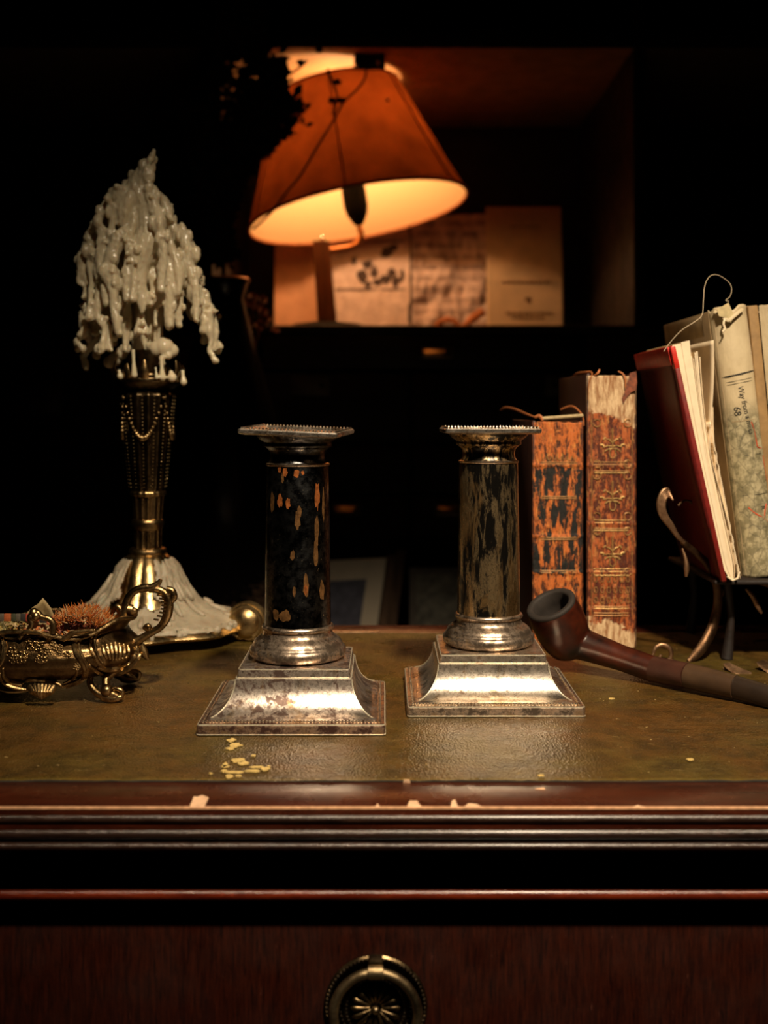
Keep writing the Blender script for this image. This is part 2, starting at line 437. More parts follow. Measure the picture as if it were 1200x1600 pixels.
M().box(q.x-11.5*px, q.x+11.5*px, YD-.0072, YD, q.z+68*px, q.z+81*px, .001).build('hinge_post', m_brass_dark, pull)
for k in range(16):
    a = 2*pi*k/16; d = Vector((cos(a), 0, sin(a))); s_ = Vector((-sin(a), 0, cos(a)))
    pts = [q + d*(r_*px) + Vector((0, -.0014 - h, 0)) for r_, h in ((9, .0003), (16, .0009), (26, .0014), (34, .0012), (39, .0004))]
    M().tube(pts, [1.2*px, 1.8*px, 3.2*px, 4.0*px, 1.6*px], 8, .45, up=(0, 1, 0)).build('petal', m_brass_dark, pull)
M().ball(q + Vector((0, -.004, 0)), 6.2*px, 14, 9).build('centre_knob', m_brass_ring, pull)

# ------------------------------------------------------------------ silver candlesticks
def sq_prof(m, prof, r0=0.0015, c=(0, 0), sub=6):  # square-plan profile (half width, z) with tiny corner radius
    rings = []
    for hw, z in prof:
        ring = []; r = min(r0, hw*.2)
        for (sx, sy, a0) in ((1, 1, 0), (-1, 1, 90), (-1, -1, 180), (1, -1, 270)):
            for k in range(4):
                a = R(a0 + 30*k); ring.append(Vector((c[0] + sx*(hw-r) + r*cos(a), c[1] + sy*(hw-r) + r*sin(a), z)))
        rings.append(ring)
    n = 16; v = [p for r_ in rings for p in r_]; f = []
    for i in range(len(rings)-1):
        for k in range(n): f.append((i*n+k, i*n+(k+1) % n, (i+1)*n+(k+1) % n, (i+1)*n+k))
    f.append(tuple(reversed(range(n)))); f.append(tuple((len(rings)-1)*n+k for k in range(n)))
    m.add(v, f); return m
def bead_row(m, hw, z, cx, cy, n, r):
    for s_ in range(4):
        for k in range(n):
            t = -hw + 2*hw*k/n
            p = [(t, -hw), (hw, t), (-t, hw), (-hw, -t)][s_]
            m.ball((cx+p[0], cy+p[1], z), r, 6, 4)
def stick(cx, cy, label, mb, mcol, mtop, mmid, plate_rot, mplinth):
    t = root('silver_candlestick', label, 'candlestick', (cx, cy, 0), 'pair of column candlesticks')
    c = (cx, cy)
    sq_prof(M(), [(.0535, 0), (.055, .0004), (.0551, .0056), (.0543, .0064), (.049, .0066)], .002, c).build('plinth', mplinth, t, smooth=35)
    def sq_edge(hw, z, r_=.00042):
        e_ = M(); k = hw-.0016; P_ = []
        for (sx, sy, a0) in ((1, 1, 0), (-1, 1, 90), (-1, -1, 180), (1, -1, 270)):
            for q in range(4): P_.append(Vector((cx+sx*k+.0016*cos(R(a0+30*q)), cy+sy*k+.0016*sin(R(a0+30*q)), z)))
        e_.tube(P_+[P_[0]], [r_]*17, 6).build('worn_edge', m_brightedge, t)
    for hw_, z_ in ((.0545, .0061), (.0549, .0006), (.0346, .0288), (.0332, .0337)): sq_edge(hw_, z_)
    b = M(); bead_row(b, .0515, .0073, cx, cy, 50, .00095); tag(b.build('beading', m_bead, t), kind='stuff')
    pr = [(.0500, .0055), (.0500, .0078), (.0480, .0086)]
    for i in range(11):
        u = i/10; a = u*pi/2                      # concave cavetto
        pr.append((.0475 - (.0475-.0352)*(sin(a)*.92+u*.08)**1.0, .0086 + (.0283-.0086)*(1-cos(a))*.75 + (.0283-.0086)*.25*u))
    pr += [(.0349, .0286), (.0339, .0290), (.0336, .0334), (.0330, .0340), (.026, .0343)]
    sq_prof(M(), pr, .0009, c).build('base', mb, t, smooth=38)
    for sx, sy in ((1, -1), (-1, -1), (1, 1), (-1, 1)):   # bright worn arrises on the sloping corners
        M().tube([(cx+sx*(h-.0003), cy+sy*(h-.0003), z) for h, z in pr[2:14]], .00050, 6).build('worn_edge', m_brightedge, t)
    tor = [(.0262, .0338), (.0275, .0350), (.0298, .0366), (.0304, .0390), (.0300, .0412), (.0288, .0425), (.0282, .0428), (.0280, .0440), (.0270, .0458),
           (.0250, .0474), (.0232, .0484), (.0222, .0494), (.0216, .0510), (.0214, .0522)]
    M().lathe(tor, (cx, cy, 0), 96).build('round_foot', mmid, t, smooth=60)
    M().lathe([(.0212, .0520), (.0222, .0526), (.0227, .0538), (.0222, .0550), (.0210, .0556)], (cx, cy, 0), 96).build('lower_ring', mtop, t, smooth=60)
    M().lathe([(.0210, .0552), (.0208, .057), (.0203, .100), (.0195, .150), (.0193, .1548)], (cx, cy, 0), 96).build('column', mcol, t, smooth=60)
    M().lathe([(.0190, .1546), (.0200, .1552), (.0200, .1562), (.0188, .1568)], (cx, cy, 0), 96).build('upper_ring', mmid, t, smooth=60)
    M().lathe([(.0188, .1566), (.0176, .1585), (.0172, .1610), (.0178, .1640), (.0200, .1662), (.0214, .1668), (.0217, .1680), (.0214, .1692), (.0220, .1700),
               (.0240, .1712), (.0262, .1735), (.0265, .1742), (.020, .1744)], (cx, cy, 0), 96).build('capital', mcol, t, smooth=60)
    zp = .1742
    pm = M(); sq_prof(pm, [(.0270, zp), (.0300, zp+.0006), (.0308, zp+.0012), (.0309, zp+.0030), (.0303, zp+.0037), (.0278, zp+.0038), (.0262, zp+.0026),
                           (.0225, zp+.0022), (.0120, zp+.0020), (.0115, zp-.002)], .0010, c)
    bm_ = M(); bead_row(bm_, .0288, zp+.0041, cx, cy, 26, .00085)
    T = Matrix.Translation((cx, cy, zp+.001)) @ plate_rot @ Matrix.Translation((-cx, -cy, -zp-.001))
    pl = pm.xf(T).build('drip_plate', m_silver_base2, t, smooth=35); tag(bm_.xf(T).build('beading', m_bead, pl), kind='stuff')
    return t
# the first column also carries a scatter of orange-brown bare spots
def col_dark():
    n = N('black_silver_with_copper_spots')
    f = n.noise(190, 9, .75); g = n.noise(24, 5, .6)
    c = n.mix(n.ramp(f, [(.42, 0), (.60, 1)]), (.014, .014, .016), (.15, .155, .16))  # near-black tarnish tone also stands in for the mirrored dark room
    v = n.noise(62, 1.5, .4, n.co((1, 1, .34), loc=(.3, .1, .2)))
    spot = n.ramp(v, [(.665, 0), (.69, 1)])
    c = n.mix(spot, c, (.55, .24, .07))
    c = n.mix(n.ramp(n.noise(560, 3, .6), [(.66, 0), (.72, .9)]), c, (.95, .85, .65))
    n.set(color=c, metal=n.math('SUBTRACT', 1.0, n.math('MULTIPLY', spot, .7)), rough=n.ramp(g, [(.3, .18), (.7, .36)])); n.bump(n.noise(330, 6, .7), .5, .0004); return n.m
mL = col_dark()
rotL = Matrix.Rotation(R(-8), 4, 'Z') @ Matrix.Rotation(R(1.6), 4, 'X') @ Matrix.Rotation(R(2.4), 4, 'Y')
s1 = stick(-.0542, .729, 'black-toned tarnished silver column candlestick nearer the camera, with a tilted square drip plate', m_silver_base, mL, m_silver_mid, m_silver_mid, rotL, m_pl1)
m_copper = plain('copper_coloured_spot', (.42, .13, .035), .32, .6, sc=400, var=.55)
m_copper2 = plain('dull_bronze_spot', (.19, .095, .034), .36, .6, sc=400, var=.55)
def colr(z): return (.0208 - (z-.057)/.043*.0005 if z < .1 else .0203 - (z-.1)/.05*.0008 if z < .15 else .0195 - (z-.15)/.0048*.0002) + .00008
for sx_, sy_, rx_, ry_, mt in ((437,734,3,5,0),(446,738,4,7,0),(464,740,4.5,7,0),(474,739,2.5,3.5,0),(425,785,4,16,1),(438,783,4.5,10,0),(451,787,4,8,0),(466,812,4.5,17,1),(469,800,3.5,10,1),
        (496,775,3.4,22,0),(495,832,3.4,26,1),(505,790,2,26,1),(494,868,3,22,1),(479,915,4.5,19,1),(479,921,3,9,0),(461,925,2.5,8,1),(503,925,4,17,1),(446,962,9,9,1),(431,962,5,9,1),(442,748,2.5,8,1),(458,868,4,8,1)):
    random.seed(int(sx_*7+sy_)); z_ = Zp(sy_, .709); x_ = W(sx_, .709); n_ = 14; pts = []
    for i in range(n_):
        a_ = 2*pi*i/n_; k_ = random.uniform(.75, 1.2); dx = x_ + rx_*k_*cos(a_)*.709/F - (-.0542 + (.0004)); zq = z_ + ry_*k_*sin(a_)*.709/F
        r_ = colr(zq) + .00012; dx = max(-r_*.985, min(r_*.985, dx)); pts.append(Vector((-.0542+dx, .729-math.sqrt(r_*r_-dx*dx), zq)))
    c_ = sum(pts, Vector())/n_; rr_ = colr(c_.z)+.00012; dd = c_.x+.0542; c_ = Vector((c_.x, .729-math.sqrt(rr_*rr_-dd*dd), c_.z))
    M().add(pts + [c_], [(i, (i+1) % n_, n_) for i in range(n_)]).build('bare_spot', (m_copper, m_copper2)[mt], s1, smooth=180)
s2 = stick(.0695, .770, 'brown-streaked silver column candlestick beside the pipe bowl, with a level square plate', m_silver_base2, m_col_gold, m_silver_mid, m_silver_mid, Matrix.Rotation(R(1), 4, 'Z'), m_silver_mid)

# ------------------------------------------------------------------ the candle lamp stand smothered in wax (left, behind the bowl)
CYc = .965
cxw = W(231, CYc)
cs = root('wax_candleholder', 'tall fluted brass candleholder on a spreading foot caked in pale wax', 'candleholder', (cxw, CYc, 0))
def zc_(y): return Zp(y, CYc)
sc_ = CYc/F
c0 = (cxw, CYc, 0)
lobe_dir = [R(-8), R(112), R(232)]
def lobes(a, k=.22):
    return 1 + k*(math.cos(3*(a-R(-8))))
# base: a three-lobed foot
def base_mod(a, u, z): return 1 + (.06*cos(3*(a-R(-8))) + .03*cos(9*a))*max(0, min(1, (.058-z)/.04)) + .012*sin(24*a)*(1 if z > .018 else 0)
bp = [(.074, .0080), (.078, .0090), (.080, .0110), (.078, .0135), (.070, .0165), (.058, .0200), (.046, .0245), (.037, .031), (.030, .041), (.0255, .051), (.0215, .060), (.0165, .0675), (.0125, .071)]
M().lathe(bp, c0, 120, mod=base_mod).build('foot_plate', m_brass2, cs, smooth=70)
dm = M().lathe([(.037, .030), (.0315, .041), (.0272, .052), (.0232, .061), (.0180, .068), (.0140, .0715)], c0, 144,
               mod=lambda a, u, z: 1 + .05*abs(sin(6*a)) - .02)
dm.build('fluted_dome', m_brass2, cs, smooth=70)
# scroll feet
for a in lobe_dir:
    p = Vector((cxw + .0850*cos(a), CYc + .0850*sin(a), .0165))
    ft = M().ball(p, .0145, 20, 12, (1, .85, 1)).build('scroll_foot', m_brass2, cs, smooth=180)
    t_ = Vector((-sin(a), cos(a), 0)); d = Vector((cos(a), sin(a), 0))
    m_ = M()
    for off in (-.006, -.002, .003, .0075):
        pts = [p + t_*off + (d*cos(th)+Vector((0, 0, 1))*sin(th))*(math.sqrt(max(1e-6, .0150**2 - (off*1.15)**2))*(1-.05*(abs(off) > .005))) for th in [R(x_) for x_ in range(-60, 220, 20)]]
        m_.tube(pts, [.0020]*len(pts), 6)
    tag(m_.build('scroll_ridge', m_brass2, ft), kind='stuff')
    M().tube([Vector((cxw+.060*cos(a), CYc+.060*sin(a), .013)), Vector((cxw+.075*cos(a), CYc+.075*sin(a), .0085)), p - Vector((0, 0, .009)) , p+d*.010 - Vector((0, 0, .0125))], [.010, .008, .0075, .0045], 10, .6).build('foot_bracket', m_brass2, cs)
# wax over the foot: lumpy skin with runs between the flutes
random.seed(11)
def wax_mod(a, u, z):
    n_ = noise.noise(Vector((cos(a)*2.2, sin(a)*2.2, z*40)))
    n2 = noise.noise(Vector((cos(a)*7, sin(a)*7, z*90+4)))
    n3 = noise.noise(Vector((cos(a)*26, sin(a)*26, z*380)))
    return base_mod(a, u, z)*(1.0 + .05*n_ + .045*n2 + .022*n3)
wp = [(.040, .0115), (.071, .0120), (.0765, .0150), (.0735, .0185), (.062, .0225), (.050, .0275), (.041, .0350), (.0355, .0420), (.0300, .052), (.0255, .0605), (.0200, .0665), (.0150, .069)]
wv = M().lathe([(r, z) for r, z in [(a_[0]*(1-t)+b_[0]*t, a_[1]*(1-t)+b_[1]*t) for a_, b_ in zip(wp, wp[1:]) for t in (0, .2, .4, .6, .8)]], c0, 220, mod=wax_mod)
# leave the front of the dome bare, with drips at the edge of the wax
def bare(p):
    d = Vector((p.x-cxw, p.y-CYc)); a = math.atan2(d.y, d.x); da = (a+pi/2+.05+pi) % (2*pi)-pi
    wdt = .50 + .24*noise.noise(Vector((p.z*130, 3, 0)))
    return p.z > .030 + .006*noise.noise(Vector((a*6, 0, 0))) and abs(da) < wdt or (p.z < .022 and noise.noise(Vector((p.x*60, p.y*60, 3))) > .38)
keep = [f for f in wv.f if len(f) == 4 and not all(bare(wv.v[i]) for i in f)]
wv.f = keep
wo = wv.build('wax_coating', m_waxbase, cs, smooth=180)
wo.modifiers.new('thickness', 'SOLIDIFY').thickness = .0018
wr = M()
for k in range(46):
    a = random.uniform(-pi, 0.1); r0_ = random.uniform(.026, .07); L = random.uniform(.006, .022)
    pts = []
    for j in range(5):
        rr = r0_ + L*j/4
        zt = 0
        for (ra, za), (rb, zb) in zip(wp[1:], wp[2:]):
            if rb <= rr <= ra: zt = zb + (za-zb)*(rr-rb)/(ra-rb)
        if zt == 0: zt = .012 if rr > .07 else .06
        mm = base_mod(a, 0, zt)
        pts.append((cxw+rr*mm*cos(a), CYc+rr*mm*sin(a), zt+.0005))
    da = abs((a+pi/2+.05+pi) % (2*pi)-pi)
    if da < .6 and r0_ < .05: continue
    wr.tube(pts, [.0012, .0022, .0026, .0026, .0014], 8)
for k in range(60):                                   # lumps along the wax rim
    a = random.uniform(-pi*1.05, .35); rr = .0765*base_mod(a, 0, .013)*random.uniform(.88, 1.0)
    wr.ball((cxw+rr*cos(a), CYc+rr*sin(a), random.uniform(.011, .017)), random.uniform(.002, .0045), 8, 6)
tag(wr.build('wax_drip', m_waxbase, cs, smooth=180), kind='stuff')
# fluted stem
def flute(n_, k_): return lambda a, u, z: 1 - k_*abs(sin(n_*a/2))**.7
M().lathe([(.0150, zc_(866)), (.0156, zc_(862)), (.0150, zc_(857)), (.0134, zc_(855))], c0, 64).build('collar', m_brass, cs, smooth=60)
M().lathe([(.0118, zc_(857)), (.0115, zc_(840)), (.0118, zc_(825))], c0, 120, mod=flute(14, .10)).build('lower_stem', m_brass, cs, smooth=60)
M().lathe([(.0118, zc_(827)), (.0128, zc_(822)), (.0134, zc_(817)), (.0128, zc_(812)), (.0116, zc_(810))], c0, 64).build('collar', m_brass, cs, smooth=60)
M().lathe([(.0118, zc_(812)), (.0127, zc_(790)), (.0134, zc_(772))], c0, 120, mod=flute(14, .10)).build('middle_stem', m_brass, cs, smooth=60)
M().lathe([(.0135, zc_(775)), (.0148, zc_(771)), (.0142, zc_(767)), (.0128, zc_(766))], c0, 96, mod=lambda a, u, z: 1+.02*sin(16*a)).build('collar', m_brass, cs, smooth=60)
pr = [(.0142, zc_(768)), (.0165, zc_(735)), (.0192, zc_(690)), (.0212, zc_(650)), (.0222, zc_(626)), (.0226, zc_(617)), (.0200, zc_(612)), (.018, zc_(610))]
M().lathe([(a_[0]*(1-t)+b_[0]*t, a_[1]*(1-t)+b_[1]*t) for a_, b_ in zip(pr, pr[1:]) for t in (0, .33, .66)], c0, 144, mod=lambda a, u, z: 1 - .07*abs(sin(7*a))**.6).build('fluted_shaft', m_brass_dark, cs, smooth=60)
bb = M()
for k in range(14):
    a = 2*pi*k/14 + pi/14
    for j in range(26):
        y = 620 + j*5.6; rr = .0228 - (y-617)/(768-617)*(.0228-.0148) 
        bb.ball((cxw+rr*cos(a), CYc+rr*sin(a), zc_(y)), .00075 if j < 14 else .0006, 6, 4)
tag(bb.build('beading', m_brass2, cs), kind='stuff')
sw = M(); random.seed(3)
for s_ in range(4):                                   # garland swags hung round the top of the shaft
    a0 = -pi/2 - .75 + s_*pi/2
    for j in range(22):
        u = j/21; a = a0 + u*1.5; y = 622 + 62*math.sin(pi*u)**.8; rr = .0238 - (y-617)/151*.008
        sw.ball((cxw+rr*cos(a), CYc+rr*sin(a), zc_(y)), random.uniform(.0011, .0015) + .0012*sin(pi*u)**4, 8, 5)
tag(sw.build('garland', m_brass, cs, smooth=180), kind='stuff')
M().lathe([(.0165, zc_(612)), (.0225, zc_(606)), (.0262, zc_(601)), (.0282, zc_(596)), (.0275, zc_(592)), (.020, zc_(590)), (.0165, zc_(588)), (.0160, zc_(585)), (.0, zc_(585))], c0, 72).build('cup_saucer', m_brass_dark, cs, smooth=60)
for k in range(12):                                   # pierced leaf gallery round the candle cup
    a = 2*pi*k/12 + .1; rr = .0262; d = Vector((cos(a), sin(a), 0)); t_ = Vector((-sin(a), cos(a), 0)); b0 = Vector((cxw, CYc, 0))
    pts = [b0+d*(rr-.002)+Vector((0, 0, zc_(598))), b0+d*(rr+.002)+Vector((0, 0, zc_(588))), b0+d*(rr+.0036)+Vector((0, 0, zc_(578))), b0+d*(rr+.0022)+Vector((0, 0, zc_(570 - 6*(k % 2))))]
    M().tube(pts, [.0045, .0042, .0030, .0008], 8, .35, up=d).build('gallery_leaf', m_brass, cs)
M().lathe([(.0150, zc_(586)), (.0165, zc_(575)), (.0180, zc_(560)), (.0188, zc_(548)), (.0178, zc_(548)), (.0150, zc_(575)), (.0, zc_(577))], c0, 64).build('candle_cup', m_brass_dark, cs, smooth=60)
wb = M()
for (x_, y_, dy, r_) in ((246, 545, -.012, .0075), (256, 543, -.012, .0085), (268, 548, -.010, .0060), (235, 541, -.011, .004), (263, 556, -.016, .0035), (253, 560, -.020, .0028), (253, 568, -.021, .003),
                         (171, 566, -.006, .0052), (180, 561, -.010, .0060), (190, 552, -.012, .0055), (196, 545, -.014, .005)):
    wb.ball(P(x_, y_, CYc+dy), r_, 14, 10)
for (x_, y0_, y1_, dy, r_) in ((208, 546, 586, -.025, .0020), (252, 560, 590, -.024, .0022), (267, 580, 590, -.022, .0028), (285, 578, 597, -.004, .0022), (186, 578, 588, -.022, .0020), (243, 573, 590, -.027, .0013)):
    wb.tube([P(x_, y0_, CYc+dy), P(x_+1, (y0_+y1_)/2, CYc+dy-.001), P(x_+2, y1_, CYc+dy-.001)], [r_*.8, r_*.75, r_*1.4], 8); wb.ball(P(x_+2, y1_, CYc+dy-.001), r_*1.45, 8, 6)
wbo = wb.build('cup_wax', m_wax, cs, smooth=180); remesh(wbo, .0008, 3)

# the melted candle itself: one lump of fused drips
wx = root('melted_candle', 'huge ivory candle melted into a shaggy cone of hanging wax drips', 'candle', (cxw, CYc, zc_(577)))
dr = M()
def cv(cx_, cy_): return 80+cx_/4.2105, 220+cy_/4.2105
def drip(pts, d0, d1=None, rk=1.0, end=True):
    d1 = d0 if d1 is None else d1
    n_ = len(pts); q_ = []
    for i, (a_, b_, r_) in enumerate(pts):
        x_, y_ = cv(a_, b_); dd = d0 + (d1-d0)*i/(n_-1); p = P(x_, y_, CYc+dd); q_.append((p.x, p.y, p.z, r_/4.2105*sc_*rk))
    q_ = smooth_path(q_, 4)
    dr.tube([c_[:3] for c_ in q_], [max(.0006, c_[3]) for c_ in q_], 10)
    dr.ball(q_[-1][:3], max(.0007, q_[-1][3]), 10, 8); dr.ball(q_[0][:3], max(.0007, q_[0][3]), 10, 8)
D = [
 ([(672,88,14),(660,125,24),(625,170,42),(595,225,52),(565,290,66),(600,360,70),(625,440,66),(640,520,62),(645,600,66),(622,690,80),(600,780,62),(580,880,50),(590,980,42),(600,1060,34),(598,1120,14)], -.012, -.036),
 ([(560,250,30),(510,290,28),(500,320,20)], -.016, -.018),
 ([(700,560,40),(728,640,36),(742,740,30),(735,840,28),(725,920,26),(724,975,28)], -.036, -.040),
 ([(650,300,30),(660,380,34),(700,470,36),(715,560,40)], -.024, -.034),
 ([(436,305,24),(432,350,38),(470,400,60),(485,470,66),(470,540,40)], -.020, -.026),
 ([(470,400,50),(530,450,42),(545,530,30),(520,600,34),(500,660,30)], -.022, -.030),
 ([(400,430,26),(402,520,20),(398,600,20),(394,635,24)], -.028, -.030),
 ([(480,590,28),(430,650,40),(470,640,36),(520,655,18),(545,668,8)], -.032, -.036),
 ([(500,650,28),(510,730,26),(505,800,24),(498,880,30),(495,960,26),(502,1040,26)], -.034, -.038),
 ([(548,700,26),(550,800,28),(545,900,24),(542,980,22),(540,1040,26)], -.034, -.042),
 ([(420,690,50),(395,780,48),(380,860,44),(395,940,40),(412,1010,30),(410,1100,28),(430,1180,30),(442,1250,22),(455,1268,10)], -.034, -.042),
 ([(380,380,26),(340,460,30),(305,530,32),(330,600,34),(345,670,34),(330,750,42),(335,840,38),(350,930,32),(358,1020,28),(360,1070,18)], -.022, -.036),
 ([(265,600,30),(235,640,26)], -.012, -.016),
 ([(300,560,26),(280,650,30),(245,700,34),(210,780,38),(205,870,34),(185,920,20),(200,950,16)], -.014, -.020),
 ([(265,740,34),(262,830,30),(268,900,24),(262,980,16),(258,1060,16),(250,1120,24),(250,1165,30)], -.022, -.030),
 ([(225,930,18),(220,980,15),(216,1030,20)], -.018),
 ([(318,900,28),(318,1000,26),(308,1080,30),(295,1150,30),(330,1190,30),(350,1250,18),(340,1320,26),(332,1370,28),(320,1390,12)], -.026, -.032),
 ([(355,1180,22),(380,1240,18),(385,1310,20),(385,1365,24)], -.026, -.028),
 ([(290,1130,24),(288,1200,22),(292,1255,30)], -.012),
 ([(590,1090,16),(595,1150,16),(580,1210,24),(565,1260,24)], -.030), ([(600,1190,18),(622,1262,22)], -.030),
 ([(640,960,34),(648,1060,30),(650,1150,24),(652,1230,22),(655,1270,16)], -.014),
 ([(480,1020,34),(488,1110,34),(492,1200,34),(490,1290,26),(487,1365,20)], -.018),
 ([(680,790,36),(675,880,40),(700,980,44),(690,1050,32),(690,1130,16),(688,1215,15)], -.020, -.026),
 ([(780,820,42),(790,920,48),(785,1000,50),(780,1080,42),(778,1150,34),(780,1212,32)], -.018, -.022),
 ([(840,1000,28),(848,1080,22),(838,1150,20),(840,1210,24)], -.012),
 ([(660,1020,28),(655,1070,28)], -.032),
 ([(690,340,24),(735,400,36),(765,480,38),(790,520,20)], -.004, -.010), ([(750,450,16),(785,440,8),(797,425,12)], -.004),
 ([(790,540,34),(815,600,36),(850,640,34),(905,680,36),(945,720,24),(955,750,22)], -.004, -.008),
 ([(870,640,34),(905,740,40),(900,800,44),(925,880,36),(945,970,30),(955,1060,26),(955,1130,22),(955,1175,18)], -.012, -.020),
 ([(975,870,20),(985,915,16)], -.010), ([(985,980,10),(980,1040,9),(985,1110,8)], -.012, -.014),
 ([(780,680,34),(810,760,30),(840,860,34),(845,940,26),(830,1000,24)], -.018, -.024),
 ([(760,600,24),(775,650,18)], -.020),
 ([(860,560,24),(880,620,26)], .002), ([(400,450,60),(360,600,70),(330,800,70),(300,960,50)], 0, .0), ([(620,350,80),(640,600,110),(640,800,110),(620,1000,70)], 0),
 ([(720,450,50),(800,700,80),(830,900,60),(830,1050,30)], .004), ([(500,450,60),(480,700,90),(470,900,80),(470,1050,50)], -.006),
 ([(250,720,26),(200,745,26),(190,780,20)], -.008, -.010), ([(560,1290,8),(545,1300,6)], -.02),
 ([(420,1290,16),(425,1305,16)], -.02), ([(440,1030,26),(455,1070,22)], -.03),
]
for q_ in D: drip(*q_)
random.seed(21)
for k in range(84):                                   # the far side and filling, same habit of growth
    a = random.uniform(-.15*pi, 1.15*pi); u0 = random.uniform(.34, 1.0)
    L = random.uniform(.02, .045); z0_ = .384 - u0*.115
    R0 = .004 + .044*((.384-z0_)/.10)**.85
    pts = []; rr = []
    n_ = 6
    for j in range(n_):
        t = j/(n_-1); R1 = R0*random.uniform(.9, 1.08) + .006*t
        pts.append((cxw + R1*cos(a)*.98, CYc + R1*sin(a)*.9 + .002, z0_ - L*t)); rr.append(random.uniform(.0022, .0050)*(1.15-.5*t))
    rr[-1] = .0032
    dr.tube(pts, rr, 8); dr.ball(pts[-1], rr[-1], 8, 6)
for k in range(70):                                   # beads of wax stuck to the front drips
    q_ = random.choice(D[:33]); a_, b_, r_ = random.choice(q_[0]); x_, y_ = cv(a_+random.uniform(-1, 1)*r_*.6, b_+random.uniform(-12, 12))
    dd = q_[1] if len(q_) < 3 or q_[2] is None else (q_[1]+q_[2])/2
    dr.ball(P(x_, y_, CYc+dd-.0035), random.uniform(.0014, .0028), 8, 6)
dr.tube([(cxw, CYc, zc_(577)), (cxw, CYc, zc_(520)), (cxw+.002, CYc, zc_(420)), (cxw+.001, CYc, zc_(330))], [.0125, .0125, .014, .012], 14)
for q_ in list(D[:32]):                               # webs: each front drip thickened and fused to its neighbours
    pts = q_[0]
    for (a_, b_, r_) in pts[:-1]:
        x_, y_ = cv(a_, b_); dd = (q_[1]+q_[-1])/2 if len(q_) > 2 else q_[1]
        for kk in range(3):
            dr.ball(P(x_+random.uniform(-1, 1)*r_*.28, y_+random.uniform(-5, 5), CYc+dd+random.uniform(-.002, .005)), r_/4.21*sc_*random.uniform(.55, .95), 8, 6, (1, 1, 1.5))
wo = dr.build('wax', m_wax, wx, smooth=180); remesh(wo, .00085, 2)
nrm_ = [v.normal.copy() for v in wo.data.vertices]
for v, n_ in zip(wo.data.vertices, nrm_):             # soft folds and pits
    p = v.co + Vector((cxw, CYc, zc_(577)))
    a_ = noise.noise(Vector((p.x*260, p.y*260, p.z*75))); b_ = noise.noise(Vector((p.x*620, p.y*620, p.z*330)))
    v.co += n_*(.0011*a_ + .00045*b_)

# ------------------------------------------------------------------ brass jardiniere bowl (left foreground)
BX, BY = -.2325, .778
bowl = root('brass_bowl', 'ornate antique brass footed bowl with scroll handle, at the left desk edge', 'bowl', (BX, BY, 0))
bprof = [(.25, .0135), (.58, .0138), (.78, .0160), (.92, .0205), (.99, .0260), (1.0, .0310), (.96, .0360), (.89, .0395), (.86, .0420), (.89, .0440), (.945, .0460)]
A_, B_ = .0690, .0440
def bmod(z):
    for (r0_, z0_), (r1_, z1_) in zip(bprof, bprof[1:]):
        if z0_ <= z <= z1_: return r0_ + (r1_-r0_)*(z-z0_)/(z1_-z0_)
    return bprof[0][0] if z < .0135 else bprof[-1][0]
def bpt(a, z, off=0.0, k=None):
    k = bmod(z) if k is None else k
    ca, sa = cos(a), sin(a); e = .86
    return Vector((BX + (A_*k+off)*math.copysign(abs(ca)**e, ca), BY + (B_*k+off)*math.copysign(abs(sa)**e, sa), z))
def rimh(a):                                          # scalloped rim: dips and peaks, raised at both ends
    return .0028*cos(6*a + pi) + .0075*abs(cos(a))**5
def bowl_fn(inner):
    def fn(u, v):
        a = 2*pi*u; i = v*(len(bprof)-1); j = min(int(i), len(bprof)-2); t = i-j
        k = bprof[j][0]*(1-t)+bprof[j+1][0]*t; z = bprof[j][1]*(1-t)+bprof[j+1][1]*t
        z2 = z + rimh(a)*max(0, (z-.035)/.011)**1.5
        k += .018*cos(20*a)*max(0, 1-abs(z-.029)/.012)*(abs(cos(a)) > .72)*(-1)
        p = bpt(a, z, -.0018 if inner else 0, k); p.z = z2 + (.0016*(1-v) if inner else 0); return p
    return fn
M().sheet(bowl_fn(False), 160, 40).build('body', m_brass, bowl, smooth=70)
M().sheet(bowl_fn(True), 160, 24).build('inside', m_brass_dark, bowl, smooth=70)
rimp = [bpt(2*pi*k/120, .0460, -.0005) + Vector((0, 0, rimh(2*pi*k/120))) for k in range(121)]
M().tube(rimp, [.0015]*121, 8).build('rim', m_brass, bowl)
bvh = BVHTree.FromPolygons([tuple(p) for p in (lambda m_: m_.v)(M().sheet(bowl_fn(False), 160, 40))], M().sheet(bowl_fn(False), 160, 40).f)
def onb(x_, y_, lift=.0004):                          # point of the bowl's outer skin met at that place, else the flank
    d = Vector(((x_-CX)/F, 1, -(y_-HY)/F)); o_ = Vector((0, 0, H0)); h = bvh.ray_cast(o_, d.normalized())
    if h[0] is not None and h[0].y < BY+.01: return h[0] + h[1]*(-lift if h[1].dot(d) > 0 else lift)
    return None
def relief(pts, r_, name='scroll_relief', mat=None, yd=None, n_=5, sub=8):
    q_ = []; last = None
    for p in smooth_path(pts, n_):
        w_ = onb(*p[:2])
        if w_ is None: w_ = P(p[0], p[1], last.y if last else (yd or BY-.03))
        last = w_; q_.append(w_)
    N_ = len(q_); rr = [1.3*r_*(.55+.45*sin(pi*i/(N_-1))) for i in range(N_)]
    m_ = M().tube(q_, rr, sub); m_.ball(q_[0], r_*.9, 8, 6); m_.ball(q_[-1], r_*.9, 8, 6)
    return m_.build(name, mat or m_brass, bowl)
def b1(a_, b_): return a_/4.0, 880+b_/4.0             # coordinates taken in the 4x view of this corner
